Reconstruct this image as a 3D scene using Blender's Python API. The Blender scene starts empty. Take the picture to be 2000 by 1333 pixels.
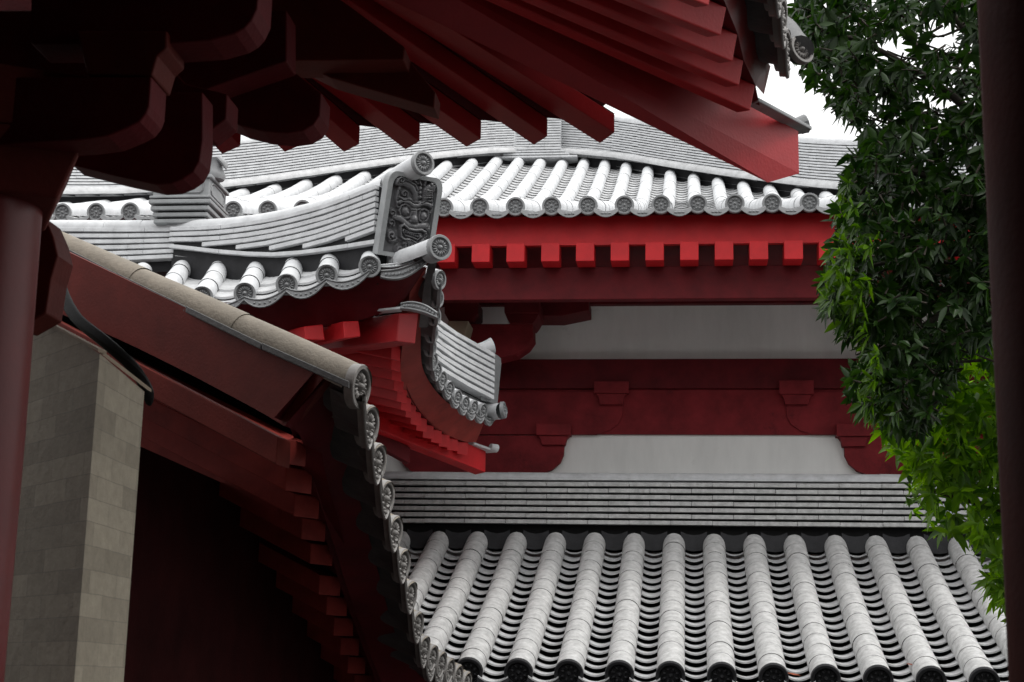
import bpy, math, random
from mathutils import Vector as V, Matrix
random.seed(7)
S = bpy.context.scene
COL = S.collection
H = 4.0                                    # the camera stands 4 m above the ground; all shapes are written relative to it

# ------------------------------------------------------------------ camera
F = 3079.0                                 # focal length in pixels of a 2000 px wide frame
yc = V((345, -683.5, -F)).normalized()     # world Y, seen by the camera
zc = V((290, 14006, -F)); zc = (zc - zc.dot(yc) * yc).normalized()
xc = yc.cross(zc)
R3 = Matrix((xc, yc, zc))                  # camera -> world
cam = bpy.data.cameras.new('camera'); cam.sensor_width = 36; cam.lens = F / 2000 * 36
cam.dof.use_dof = True; cam.dof.focus_distance = 9.5; cam.dof.aperture_fstop = 13; cam.clip_start = .05; cam.clip_end = 2000
co = bpy.data.objects.new('camera', cam); COL.objects.link(co)
co.matrix_world = Matrix.Translation((0, 0, H)) @ R3.to_4x4()
S.camera = co

def at(px, py, Y):
    d = R3 @ V((px - 1000, -(py - 666.5), -F))
    return d * (Y / d.y)

# ------------------------------------------------------------------ world, sun, exposure
SUN_EL, SUN_AZ = math.radians(55), math.radians(105)   # azimuth clockwise from +Y
w = bpy.data.worlds.new('World'); S.world = w; w.use_nodes = True
nt = w.node_tree; nt.nodes.clear()
sky = nt.nodes.new('ShaderNodeTexSky'); sky.sky_type = 'NISHITA'; sky.sun_disc = False
sky.sun_elevation = SUN_EL; sky.sun_rotation = SUN_AZ
sky.air_density = 1.0; sky.dust_density = 6.0; sky.ozone_density = 1.0
hs = nt.nodes.new('ShaderNodeHueSaturation'); hs.inputs['Saturation'].default_value = .12
bg = nt.nodes.new('ShaderNodeBackground'); bg.inputs[1].default_value = .13
wo = nt.nodes.new('ShaderNodeOutputWorld')
# cloud cover over that sky: brightest overhead, a third as bright at the horizon
tcw = nt.nodes.new('ShaderNodeTexCoord'); sxyz = nt.nodes.new('ShaderNodeSeparateXYZ'); mr = nt.nodes.new('ShaderNodeMapRange')
mr.inputs['From Min'].default_value = 0; mr.inputs['From Max'].default_value = 1; mr.inputs['To Min'].default_value = 4.8; mr.inputs['To Max'].default_value = 16.5
cl = nt.nodes.new('ShaderNodeMix'); cl.data_type = 'RGBA'; cl.inputs[0].default_value = .85
nt.links.new(tcw.outputs['Generated'], sxyz.inputs[0]); nt.links.new(sxyz.outputs['Z'], mr.inputs['Value'])
nt.links.new(sky.outputs[0], hs.inputs['Color']); nt.links.new(hs.outputs[0], cl.inputs[6]); nt.links.new(mr.outputs[0], cl.inputs[7])
nt.links.new(cl.outputs[2], bg.inputs[0]); nt.links.new(bg.outputs[0], wo.inputs[0])
sl = bpy.data.lights.new('sun', 'SUN'); sl.energy = .9; sl.angle = math.radians(14); sl.color = (1, .97, .93)
so = bpy.data.objects.new('sun', sl); COL.objects.link(so); so.location = (0, 0, 40)
sd = V((math.sin(SUN_AZ) * math.cos(SUN_EL), math.cos(SUN_AZ) * math.cos(SUN_EL), math.sin(SUN_EL)))
so.rotation_euler = sd.to_track_quat('Z', 'Y').to_euler()
S.view_settings.view_transform = 'Standard'; S.view_settings.look = 'None'
S.view_settings.exposure = 0.42; S.view_settings.gamma = 1
S.cycles.max_bounces = 6

# ------------------------------------------------------------------ materials
def mat(name, col, rough=.7, var=.15, scale=6, bump=.15, bscale=60, tint=None, stain=0, stain_col=(.02, .02, .02), spec=.4, metallic=0, streak=False):
    m = bpy.data.materials.new(name); m.use_nodes = True
    t = m.node_tree; N = t.nodes; L = t.links
    b = N['Principled BSDF']; b.inputs['Roughness'].default_value = rough
    b.inputs['Specular IOR Level'].default_value = spec; b.inputs['Metallic'].default_value = metallic
    tc = N.new('ShaderNodeTexCoord')
    mp = N.new('ShaderNodeMapping'); L.new(tc.outputs['Object'], mp.inputs[0])
    if streak: mp.inputs['Scale'].default_value = (1, 1, .25)
    n1 = N.new('ShaderNodeTexNoise'); n1.inputs['Scale'].default_value = scale; n1.inputs['Detail'].default_value = 6
    n1.inputs['Roughness'].default_value = .65
    L.new(mp.outputs[0], n1.inputs[0])
    r = N.new('ShaderNodeValToRGB'); L.new(n1.outputs[0], r.inputs[0])
    r.color_ramp.elements[0].position = .3; r.color_ramp.elements[1].position = .7
    c2 = tint or col
    r.color_ramp.elements[0].color = (*[max(0, c * (1 - var)) for c in c2], 1)
    r.color_ramp.elements[1].color = (*[min(1, c * (1 + var)) for c in col], 1)
    out = r.outputs[0]
    if stain:
        n3 = N.new('ShaderNodeTexNoise'); n3.inputs['Scale'].default_value = scale * .7; n3.inputs['Detail'].default_value = 8
        n3.inputs['Roughness'].default_value = .75
        mp3 = N.new('ShaderNodeMapping'); mp3.inputs['Location'].default_value = (7, 3, 5)
        L.new(tc.outputs['Object'], mp3.inputs[0]); L.new(mp3.outputs[0], n3.inputs[0])
        r3 = N.new('ShaderNodeValToRGB'); r3.color_ramp.elements[0].position = .6; r3.color_ramp.elements[1].position = .72
        r3.color_ramp.elements[1].color = (stain, stain, stain, 1)
        L.new(n3.outputs[0], r3.inputs[0])
        mx = N.new('ShaderNodeMix'); mx.data_type = 'RGBA'
        L.new(r3.outputs[0], mx.inputs[0]); L.new(out, mx.inputs[6]); mx.inputs[7].default_value = (*stain_col, 1)
        out = mx.outputs[2]
    L.new(out, b.inputs['Base Color'])
    if bump:
        n2 = N.new('ShaderNodeTexNoise'); n2.inputs['Scale'].default_value = bscale; n2.inputs['Detail'].default_value = 5
        L.new(tc.outputs['Object'], n2.inputs[0])
        bp = N.new('ShaderNodeBump'); bp.inputs['Strength'].default_value = bump; bp.inputs['Distance'].default_value = .01
        L.new(n2.outputs[0], bp.inputs['Height']); L.new(bp.outputs[0], b.inputs['Normal'])
    return m

RED_ = (.50, .012, .016)
TILE = mat('grey_clay_tile', (.54, .55, .56), .6, .16, 9, .15, 90, stain=.35, stain_col=(.2, .2, .2))
TILE_F = mat('weathered_roll_tile', (.44, .44, .435), .62, .28, 18, .3, 70, stain=.5, stain_col=(.22, .21, .19))
PAN = mat('pan_tile', (.46, .465, .47), .6, .2, 9, .2, 80, stain=.4, stain_col=(.1, .1, .1))
DARKT = mat('dark_clay_tile', (.022, .022, .024), .65, .3, 8, .2, 80, spec=.2)
DISC = mat('end_tile_clay', (.22, .225, .23), .5, .15, 14, .1, 120)
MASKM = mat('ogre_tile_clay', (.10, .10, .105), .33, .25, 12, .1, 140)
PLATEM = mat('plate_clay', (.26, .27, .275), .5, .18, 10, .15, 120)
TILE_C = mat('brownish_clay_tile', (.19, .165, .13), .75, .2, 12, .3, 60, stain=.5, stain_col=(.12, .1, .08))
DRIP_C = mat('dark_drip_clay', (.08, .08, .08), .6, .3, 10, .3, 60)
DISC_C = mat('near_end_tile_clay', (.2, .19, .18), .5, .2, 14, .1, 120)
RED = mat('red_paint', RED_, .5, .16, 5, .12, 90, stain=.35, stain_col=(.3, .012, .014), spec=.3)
RED_D = mat('shaded_maroon_paint', (.10, .005, .008), .6, .3, 4, .15, 80, stain=.4, stain_col=(.06, .005, .006), spec=.2)  # maroon paint, taken darker to hold the shade under the eaves
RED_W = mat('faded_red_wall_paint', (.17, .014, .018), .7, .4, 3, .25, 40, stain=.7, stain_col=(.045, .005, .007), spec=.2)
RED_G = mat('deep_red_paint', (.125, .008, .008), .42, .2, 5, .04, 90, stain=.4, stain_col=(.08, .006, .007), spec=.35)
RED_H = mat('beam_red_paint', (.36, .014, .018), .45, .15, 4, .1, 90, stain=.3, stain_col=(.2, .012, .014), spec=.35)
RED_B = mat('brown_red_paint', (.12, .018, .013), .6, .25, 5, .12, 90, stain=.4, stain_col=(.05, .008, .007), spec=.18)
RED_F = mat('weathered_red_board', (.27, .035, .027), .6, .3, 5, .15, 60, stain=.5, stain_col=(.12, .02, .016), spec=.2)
WHITE = mat('white_plaster', (.82, .82, .80), .85, .1, 2.5, .1, 60, stain=.45, stain_col=(.42, .40, .36), streak=True)
TAN = mat('tan_plaster', (.3, .24, .17), .8, .15, 6, .1, 60)
GRND = mat('paving', (.05, .05, .05), .8, .2, 2, .2, 20)
BARK = mat('bark', (.035, .028, .02), .85, .3, 20, .5, 50)
BLACK = mat('black_strip', (.009, .009, .009), .7, .2, 9, .1, 80, spec=.1)

def stone_mat():
    m = bpy.data.materials.new('stone_blocks'); m.use_nodes = True
    t = m.node_tree; N = t.nodes; L = t.links; b = N['Principled BSDF']; b.inputs['Roughness'].default_value = .85
    uv = N.new('ShaderNodeUVMap')
    nz = N.new('ShaderNodeTexNoise'); nz.inputs['Scale'].default_value = 9; nz.inputs['Detail'].default_value = 5
    L.new(uv.outputs[0], nz.inputs[0])
    ad = N.new('ShaderNodeVectorMath'); ad.operation = 'MULTIPLY_ADD'; ad.inputs[1].default_value = (.006, .006, 0)
    L.new(nz.outputs['Color'], ad.inputs[0]); L.new(uv.outputs[0], ad.inputs[2])
    br = N.new('ShaderNodeTexBrick'); L.new(ad.outputs[0], br.inputs[0])
    br.inputs['Scale'].default_value = 1; br.inputs['Brick Width'].default_value = .19; br.inputs['Row Height'].default_value = .056
    br.inputs['Mortar Size'].default_value = .0013; br.inputs['Mortar Smooth'].default_value = .6
    br.inputs['Color1'].default_value = (.50, .44, .335, 1); br.inputs['Color2'].default_value = (.35, .305, .23, 1)
    br.inputs['Mortar'].default_value = (.29, .26, .205, 1); br.offset = .5; br.offset_frequency = 2
    n2 = N.new('ShaderNodeTexNoise'); n2.inputs['Scale'].default_value = 26; n2.inputs['Detail'].default_value = 7; n2.inputs['Roughness'].default_value = .7
    L.new(uv.outputs[0], n2.inputs[0])
    mx = N.new('ShaderNodeMix'); mx.data_type = 'RGBA'; mx.blend_type = 'MULTIPLY'; mx.inputs[0].default_value = .55
    L.new(br.outputs[0], mx.inputs[6]); L.new(n2.outputs['Fac'], mx.inputs[7]); 
    L.new(mx.outputs[2], b.inputs['Base Color'])
    bp = N.new('ShaderNodeBump'); bp.inputs['Strength'].default_value = .6; bp.inputs['Distance'].default_value = .006
    L.new(n2.outputs['Fac'], bp.inputs['Height']); L.new(bp.outputs[0], b.inputs['Normal'])
    return m
STONE = stone_mat()
WALL_SHADE = mat('shaded_side_wall', (.022, .004, .004), .8, .3, 4, .1, 60, spec=.05)  # side hall wall: deep eave shade put into a near-black colour

def leaf_mat(name, c1, c2, trans=.45):
    m = bpy.data.materials.new(name); m.use_nodes = True
    t = m.node_tree; N = t.nodes; L = t.links; b = N['Principled BSDF']
    g = N.new('ShaderNodeNewGeometry')
    r = N.new('ShaderNodeValToRGB'); L.new(g.outputs['Random Per Island'], r.inputs[0])
    r.color_ramp.elements[0].color = (*c1, 1); r.color_ramp.elements[1].color = (*c2, 1)
    L.new(r.outputs[0], b.inputs['Base Color']); b.inputs['Roughness'].default_value = .42; b.inputs['Specular IOR Level'].default_value = .3
    tr = N.new('ShaderNodeBsdfTranslucent'); 
    h = N.new('ShaderNodeHueSaturation'); h.inputs['Value'].default_value = 2.2; h.inputs['Saturation'].default_value = 1.1
    L.new(r.outputs[0], h.inputs['Color']); L.new(h.outputs[0], tr.inputs[0])
    mx = N.new('ShaderNodeMixShader'); mx.inputs[0].default_value = trans
    L.new(b.outputs[0], mx.inputs[1]); L.new(tr.outputs[0], mx.inputs[2])
    L.new(mx.outputs[0], N['Material Output'].inputs[0])
    return m
LEAF_D = leaf_mat('dark_leaf', (.006, .020, .003), (.022, .055, .006), .25)  # upper leaves, colour darkened to a silhouette against the bright sky
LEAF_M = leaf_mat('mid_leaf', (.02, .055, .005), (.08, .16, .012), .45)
LEAF_L = leaf_mat('backlit_leaf', (.03, .08, .006), (.14, .26, .02), .5)  # bright base colour stands in for daylight shining through the leaves

# ------------------------------------------------------------------ mesh helpers
ROOT = {}
class MB:
    def __init__(s): s.v = []; s.f = []; s.sm = []
    def add(s, vs, fs, smooth=False):
        o = len(s.v); s.v += [V(p) for p in vs]
        for f in fs: s.f.append([i + o for i in f]); s.sm.append(smooth)
    def mesh(s, name, m, off=(0, 0, 0)):
        me = bpy.data.meshes.new(name); off = V(off)
        me.from_pydata([tuple(p + off) for p in s.v], [], s.f)
        me.polygons.foreach_set('use_smooth', s.sm); me.materials.append(m); me.update(); return me
    def build(s, name, m, parent=None, bevel=0):
        r = parent
        while r is not None and r.parent is not None: r = r.parent
        loc = V((0, 0, H)) - (V(ROOT[r.name]) if r is not None else V((0, 0, 0)))
        o = bpy.data.objects.new(name, s.mesh(name, m, loc)); COL.objects.link(o); o.parent = parent
        if bevel:
            b = o.modifiers.new('edge', 'BEVEL'); b.width = bevel; b.segments = 2; b.limit_method = 'ANGLE'; b.angle_limit = .7
            b.harden_normals = False
        return o
    # primitives
    def hexa(s, b4, t4):
        s.add(list(b4) + list(t4), [(3, 2, 1, 0), (4, 5, 6, 7), (0, 1, 5, 4), (1, 2, 6, 5), (2, 3, 7, 6), (3, 0, 4, 7)])
    def box(s, x0, x1, y0, y1, z0, z1):
        s.hexa([V((x0, y0, z0)), V((x1, y0, z0)), V((x1, y1, z0)), V((x0, y1, z0))], [V((x0, y0, z1)), V((x1, y0, z1)), V((x1, y1, z1)), V((x0, y1, z1))])
    def beam(s, p0, p1, wv, hv):                      # section vectors from the corner line p0-p1
        s.hexa([p0, p1, p1 + wv, p0 + wv], [p0 + hv, p1 + hv, p1 + wv + hv, p0 + wv + hv])
    def extrude(s, poly, vec):
        n = len(poly); a = [V(p) for p in poly]; b = [p + vec for p in a]
        s.add(a + b, [tuple(range(n)), tuple(range(2 * n - 1, n - 1, -1))] + [(i, i + n, (i + 1) % n + n, (i + 1) % n) for i in range(n)])
    def loft(s, A, B, thick=None, smooth=True):
        n = len(A); s.add(list(A) + list(B), [(i, i + 1, n + i + 1, n + i) for i in range(n - 1)], smooth)
        if thick is not None:
            s.add([p + thick for p in A] + [p + thick for p in B], [(n + i, n + i + 1, i + 1, i) for i in range(n - 1)], smooth)
    def grid(s, rows, smooth=True):
        m = len(rows[0]); vs = [p for r in rows for p in r]
        s.add(vs, [(a * m + i, a * m + i + 1, (a + 1) * m + i + 1, (a + 1) * m + i) for a in range(len(rows) - 1) for i in range(m - 1)], smooth)
    def tube(s, P, R, seg=12, up=V((0, 0, 1)), a0=0, a1=2 * math.pi, cap=True, flat=1.0):
        rows = []; closed = abs(a1 - a0 - 2 * math.pi) < 1e-5; n = len(P)
        for i, p in enumerate(P):
            t = (P[min(i + 1, n - 1)] - P[max(i - 1, 0)]).normalized()
            if abs(t.dot(up)) > .98: up = V((0, 1, 0))
            u = (up - up.dot(t) * t).normalized(); x = t.cross(u)
            r = R[i] if isinstance(R, (list, tuple)) else R
            rows.append([p + x * r * math.cos(a0 + (a1 - a0) * k / seg) + u * r * flat * math.sin(a0 + (a1 - a0) * k / seg) for k in range(seg + 1)])
        s.grid(rows)
        if cap:
            for r_, p, rev in ((rows[0], P[0], 1), (rows[-1], P[-1], 0)):
                fs = [(0, i + 1, i) if rev else (0, i, i + 1) for i in range(1, seg + 1)]
                s.add([p] + r_, fs)
    def ball(s, c, rx, ry, rz, M=None, nu=10, nv=6):
        rows = []
        for j in range(nv + 1):
            th = math.pi * j / nv; row = []
            for i in range(nu + 1):
                ph = 2 * math.pi * i / nu; q = V((rx * math.sin(th) * math.cos(ph), ry * math.sin(th) * math.sin(ph), rz * math.cos(th)))
                if M is not None: q = M @ q
                row.append(V(c) + q)
            rows.append(row)
        s.grid(rows)

def thing(name, label, cat, loc, group=None):
    o = bpy.data.objects.new(name, None); COL.objects.link(o); o.location = loc; o.empty_display_size = .3
    o['label'] = label; o['category'] = cat
    if group: o['group'] = group
    ROOT[o.name] = tuple(loc); return o
def struct(name, mb, m):
    o = mb.build(name, m); o['kind'] = 'structure'; return o
def interp(pts, x):
    if x <= pts[0][0]:
        a, b = pts[0], pts[1]; return a[1] + (b[1] - a[1]) * (x - a[0]) / (b[0] - a[0])
    for a, b in zip(pts, pts[1:]):
        if x <= b[0]: return a[1] + (b[1] - a[1]) * (x - a[0]) / (b[0] - a[0])
    a, b = pts[-2], pts[-1]; return b[1] + (b[1] - a[1]) * (x - b[0]) / (b[0] - a[0])
def smooth_path(P, n):                               # Catmull-Rom through points, n steps per span
    out = []
    for i in range(len(P) - 1):
        p0 = P[max(i - 1, 0)]; p1 = P[i]; p2 = P[i + 1]; p3 = P[min(i + 2, len(P) - 1)]
        for k in range(n):
            t = k / n
            out.append(.5 * ((2 * p1) + (p2 - p0) * t + (2 * p0 - 5 * p1 + 4 * p2 - p3) * t * t + (3 * p1 - p0 - 3 * p2 + p3) * t ** 3))
    out.append(P[-1]); return out
def resample(P, step):
    d = [0]
    for a, b in zip(P, P[1:]): d.append(d[-1] + (b - a).length)
    n = max(1, round(d[-1] / step)); out = []; j = 0
    for k in range(n + 1):
        x = d[-1] * k / n
        while j < len(P) - 2 and d[j + 1] < x: j += 1
        t = 0 if d[j + 1] == d[j] else (x - d[j]) / (d[j + 1] - d[j])
        out.append(P[j].lerp(P[j + 1], min(max(t, 0), 1)))
    return out

# ---- roof tiles
def end_tile_mesh(name, R, petals, m):
    mb = MB()
    prof = [(R * .80, -.035), (R, -.035), (R, -.004), (R * .97, 0), (R * .80, 0), (R * .77, -.004), (R * .76, -.018), (R * .70, -.018), (R * .68, -.012), (R * .66, -.018), (0, -.018)]
    seg = 32; rows = [[V((r * math.cos(2 * math.pi * k / seg), r * math.sin(2 * math.pi * k / seg), z)) for k in range(seg + 1)] for r, z in prof]
    for a, b in zip(rows, rows[1:]): mb.grid([b, a])
    if petals == 8:
        for k in range(8):
            a = 2 * math.pi * (k + .5) / 8; Rm = Matrix.Rotation(a, 3, 'Z')
            mb.ball((R * .47 * math.cos(a), R * .47 * math.sin(a), -.016), R * .14, R * .10, .014, Rm, 10, 6)
            c = V((R * .47 * math.cos(a), R * .47 * math.sin(a), -.016))
            ring = [c + Rm @ V((R * .19 * math.cos(q * math.pi / 6), R * .155 * math.sin(q * math.pi / 6), 0)) for q in range(13)]
            mb.tube(ring, R * .025, 5, V((0, 0, 1)), cap=False)
        mb.ball((0, 0, -.016), R * .16, R * .16, .012); mb.ball((0, 0, -.008), R * .06, R * .06, .012)
    else:
        for k in range(petals):
            a = 2 * math.pi * k / petals; Rm = Matrix.Rotation(a, 3, 'Z')
            mb.ball((R * .46 * math.cos(a), R * .46 * math.sin(a), -.016), R * .20, R * .075, .016, Rm, 8, 6)
        mb.ball((0, 0, -.014), R * .19, R * .19, .026, None, 14, 8)
    me = mb.mesh(name, m); return me
DISC8 = end_tile_mesh('end_tile', .082, 8, DISC)
DISC16 = end_tile_mesh('end_tile', .082, 16, DISC)
DISC16C = end_tile_mesh('end_tile', .082, 16, DISC_C)
DISC8D = end_tile_mesh('end_tile', .105, 8, DARKT)  # gallery discs: near-black clay carries the shade on their downturned faces

def place(me, parent, p, n, up=V((0, 0, 1)), scale=1, name='end_tile'):
    r = parent
    while r.parent is not None: r = r.parent
    n = n.normalized(); x = up.cross(n).normalized(); y = n.cross(x)
    M = Matrix((x, y, n)).transposed().to_4x4() @ Matrix.Diagonal((scale, scale, scale, 1))
    M.translation = V(p) + V((0, 0, H)) - V(ROOT[r.name])
    o = bpy.data.objects.new(name, me); COL.objects.link(o); o.parent = parent; o.matrix_local = M
    return o

def roll_mb(P, r, step, mb=None, a0=-.35, a1=math.pi + .35, taper=.93, seg=12, up=V((0, 0, 1))):
    """A line of half-round tiles; P from the eave upward; each tile slips under the next lower one."""
    mb = mb or MB(); Q = resample(P, step / 2)
    i = 0
    while i < len(Q) - 1:
        seg_pts = Q[i:i + 3]
        if len(seg_pts) == 2: seg_pts = [seg_pts[0], seg_pts[0].lerp(seg_pts[1], .5), seg_pts[1]]
        rr = r * random.uniform(.99, 1.005); j = V((random.uniform(-1, 1), 0, random.uniform(-1, 1))) * .0015
        mb.tube([p + j for p in seg_pts], [rr, rr * (1 + taper) / 2, rr * taper], seg, up, a0, a1, cap=False)
        i += 2
    return mb
def pan_col(mb, xl, xr, yf, yt, zf, expo, rise, lip, sag, seg=6):
    """Concave pan tiles in overlapping rows between two roll lines (roof sloping along Y)."""
    y = yf; xm = (xl + xr) / 2; hw = (xr - xl) / 2
    while y < yt:
        y1 = min(y + expo * 1.3, yt + .1); za = zf(y) + rise * random.uniform(.9, 1.1); zb = zf(y1)
        def row(yy, z): return [V((xm + hw * t, yy, z + sag * (t * t - 1))) for t in [-1 + 2 * k / seg for k in range(seg + 1)]]
        f = row(y, za); mb.grid([row(y1, zb), f]); mb.grid([f, row(y + .002, za - lip)], False)
        mb.grid([row(y + .002, za - lip), row(y + expo * .5, (za + zb) / 2 - lip * 1.2 - .004)])
        y += expo
def courses(mb, path, ups, w, n, pitch, th, tl, z0=0, core=None, off0=0, side=None, starts=None):
    """Stacked courses of flat ridge tiles along a path of points; ups = up vector; boxes of length tl with hairline joints."""
    for c in range(n):
        h0 = z0 + c * pitch
        P = resample([p + ups * h0 for p in path], tl)
        if starts is not None: P = [q for q in P if starts(c, q)]
        for i in range(len(P) - 1):
            a, b = P[i], P[i + 1]
            if c % 2:
                a = a.lerp(b, .5); b = b if i + 2 >= len(P) else b.lerp(P[i + 2], .5)
            d = (b - a); g = d.normalized() * (.0022 if tl > .38 else .0013); a = a + g; b = b - g
            s = d.cross(ups).normalized() * (w / 2 + random.uniform(-.002, .002)); u = ups * th
            jz = ups * random.uniform(-.0015, .0015)
            mb.hexa([a - s + jz, a + s + jz, b + s + jz, b - s + jz], [a - s + u + jz, a + s + u + jz, b + s + u + jz, b - s + u + jz])
    if core is not None:
        for i in range(len(path) - 1):
            a, b = path[i], path[i + 1]; s = (b - a).cross(ups).normalized() * (w / 2 - .09)
            u0 = ups * (z0 - .25); u = ups * (z0 + (n - 1) * pitch + th * .6)
            core.hexa([a - s + u0, a + s + u0, b + s + u0, b - s + u0], [a - s + u, a + s + u, b + s + u, b - s + u])

Z = V((0, 0, 1))
# ================================================================== ground
g = MB(); g.box(-400, 400, -200, 800, -4.3, -4.0); struct('ground', g, GRND)

# ================================================================== rear hall
WY = 15.8
def zpx(y, Y): return at(1320, y, Y).z
hall = thing('rear_hall', 'large red and white hall behind, with grey tiled hipped roof over red rafter ends', 'building', (-1, 16, 0))
prof = [(Y, zpx(y, Y)) for Y, y in ((13.3, 398), (13.6, 400), (14.6, 404), (16.0, 407), (17.4, 406), (18.6, 401), (19.6, 386), (20.6, 364), (21.6, 342), (22.6, 320), (23.4, 304))]
def zE(Y): return interp(prof, Y)
def zE2(X, Y): return zE(Y) + .17 * min(1, max(0, (-1.8 - X) / 2)) * min(1, max(0, (Y - 15.5) / 4.5))
def ytopE(X):
    if X < -2.55: return 22.9 - (-2.55 - X) * 1.08
    if X < -1.45: return 22.9
    return 22.9 - (X + 1.45) * 1.12
EY = 13.6
xa = at(123, 405, EY).x; xb = at(1581, 395, EY).x; sp = (xb - xa) / 21
eave_z = lambda X: at(1320, 396, EY).z + .0 * X
def roll_path_E(X):
    yt = ytopE(X); n = max(3, int((yt - EY) / .35)); return [V((X, EY + (yt - EY) * k / n, zE2(X, EY + (yt - EY) * k / n))) for k in range(n + 1)]
KX = [xa + sp * k for k in range(-6, 34)]
for X in KX:
    if ytopE(X) < EY + .6: continue
    r = roll_mb(roll_path_E(X), .088, .75, seg=12, taper=.975).build('roll_tile_row', TILE, hall)
    place(DISC8, r, V((X, EY - .02, zE(EY))), V((0, -1, -.05)), scale=1.06)
for X in KX[:-1]:
    xm = X + sp / 2
    if ytopE(xm) < EY + .6: continue
    mb = MB(); pan_col(mb, X + .06, X + sp - .06, EY - .02, ytopE(xm) - .02, lambda y: zE2(xm, y) - .045, .2, .024, .009, .03)
    p = mb.build('pan_tile_row', PAN, hall)
    # drip lip under the pan: a thin hanging crescent with an inset
    mb = MB(); top = []; bot = []
    for k in range(9):
        t = -1 + k / 4; x = xm + t * (sp / 2 - .055); zt = zE(EY) - .035 + .03 * (t * t - 1)
        top.append(V((x, EY - .03, zt))); bot.append(V((x, EY - .035, zt - .03 - .022 * (1 - t * t))))
    mb.loft(bot, top); mb.loft([q + V((0, .02, 0)) for q in top], [q + V((0, .02, 0)) for q in bot])
    mb.loft(top, [q + V((0, .02, 0)) for q in top]); mb.loft([q + V((0, .02, 0)) for q in bot], bot)
    for t in (-.35, 0, .35): mb.ball((xm + t * .09, EY - .036, zE(EY) - .083), .016, .006, .008, None, 8, 4)
    mb.build('drip_tile', DISC, p)
mb = MB()                                           # roof bed under the tiles, both facets' backs
xs = [-11, -8, -6, -4, -2.55, -1.45, 0, 2, 4, 6]
rows = []
for k in range(13):
    rows.append([V((x, EY + .05 + (max(ytopE(x), EY + .2) - EY - .05) * k / 12, zE2(x, EY + .05 + (max(ytopE(x), EY + .2) - EY - .05) * k / 12) - .095)) for x in xs])
mb.grid(rows); mb.build('roof_bed', DARKT, hall)
mb = MB()                                           # side slopes falling away from the hips
hipL = [V((x, ytopE(x), zE2(x, ytopE(x)))) for x in (-2.55, -4, -6, -8, -10.5)]
hipR = [V((x, ytopE(x), zE(ytopE(x)))) for x in (-1.45, 0, 2, 4, 6.2)]
mb.loft(hipL, [V((-10.5, 26, 4.2))] * 1 + [V((-10.5, p.y + 2.5 * (1 - i / 4), 4.3)) for i, p in list(enumerate(hipL))[1:]])
mb.loft([V((6.2, 26, 4.2))] + [V((6.2, p.y + 2.5 * (1 - i / 4), 4.3)) for i, p in list(enumerate(hipR))[1:]], hipR)
mb.build('side_slope', PAN, hall)
# hip ridges: tall stacks of thin courses
def hip_path(sign):
    if sign < 0: X = [-2.0, -3, -4, -5, -6, -7, -8, -9, -10]
    else: X = [-2.1, -1, 0, 1, 2, 3, 4, 5, 5.8]
    out = []
    for i, x in enumerate(X):
        y = ytopE(x) + .08; lift = .10 + max(0, (i - 4)) ** 1.6 * .035
        out.append(V((x, y, zE2(x, y) + lift)))
    return smooth_path(out, 3)
for sgn in (-1, 1):
    mb = MB(); cr = MB(); P = hip_path(sgn)
    courses(mb, P, Z, .26, 16, .0385, .0245, .30, 0, cr)
    rd = mb.build('hip_ridge', TILE, hall); cr.build('ridge_core', DARKT, rd)
    mb = MB(); roll_mb([p + Z * .62 for p in P], .07, .36, mb); mb.build('cap_roll', TILE, rd)
    mb = MB(); roll_mb([p + V((-.02 * sgn, -.16, -.03)) for p in P], .085, .33, mb, taper=.97, a0=-.2, a1=math.pi + .2); mb.build('base_roll', PAN, rd)
mb = MB(); cr = MB()
c = V((at(1050, 290, 22.7).x, 22.75, 0)); zb = zE(22.75) + .02
for i in range(18):
    hw = .36 if i > 3 else [.62, .5, .44, .38][i]
    courses(mb, [c + V((-hw, 0, zb + i * .042)), c + V((hw, 0, zb + i * .042))], Z, .34 + (.2 if i < 4 else 0), 1, .042, .026, .25)
cr.box(c.x - .33, c.x + .33, 22.62, 22.9, zb, zb + .75)
pr = mb.build('ridge_pier', TILE, hall); cr.build('pier_core', DARKT, pr)
mb = MB(); cr = MB(); courses(mb, [V((c.x, 23.1, zb + .1)), V((c.x, 28, zb + .3))], Z, .3, 16, .04, .03, .35, 0, cr)
rr_ = mb.build('main_ridge', TILE, hall); cr.build('ridge_core', DARKT, rr_)
# fascia, rafters, soffit
mb = MB(); zt = zpx(411, 13.8); zb_ = zpx(477, 13.8)
mb.box(-11, 6.5, 13.8, 13.86, zb_, zt); mb.build('fascia_board', RED, hall)
rw = .165; zr1 = zb_ - .002; zr0 = zr1 - .172
for k in range(-26, 16):
    x = at(1124.7 + 67.85 * k, 495, 13.72).x
    mb = MB(); mb.beam(V((x, 13.72, zr0)), V((x, 13.98, zr0 + .01)), V((rw, 0, 0)), V((0, 0, .172))); mb.build('rafter', RED, hall, .006)
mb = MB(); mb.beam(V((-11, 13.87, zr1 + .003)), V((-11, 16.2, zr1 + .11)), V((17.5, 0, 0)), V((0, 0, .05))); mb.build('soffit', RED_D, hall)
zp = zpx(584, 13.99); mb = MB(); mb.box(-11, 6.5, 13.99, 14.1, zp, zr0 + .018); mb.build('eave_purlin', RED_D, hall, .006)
zc1 = zpx(598, WY); zc2 = zpx(703, WY); zc3 = zpx(850, WY)
mb = MB(); mb.box(-11, 6.5, WY, WY + .3, -4, zE(WY) - .16); mb.build('wall', WHITE, hall)
mb = MB(); mb.box(-11, 6.5, WY - .10, WY - .002, zc1, zr0 + .16); mb.build('wall_plate', RED_D, hall, .004)
mb = MB(); mb.box(-11, 6.5, WY - .045, WY - .002, zc2 - .008, zc2 + .004); mb.build('moulding', WHITE, hall)
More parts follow.
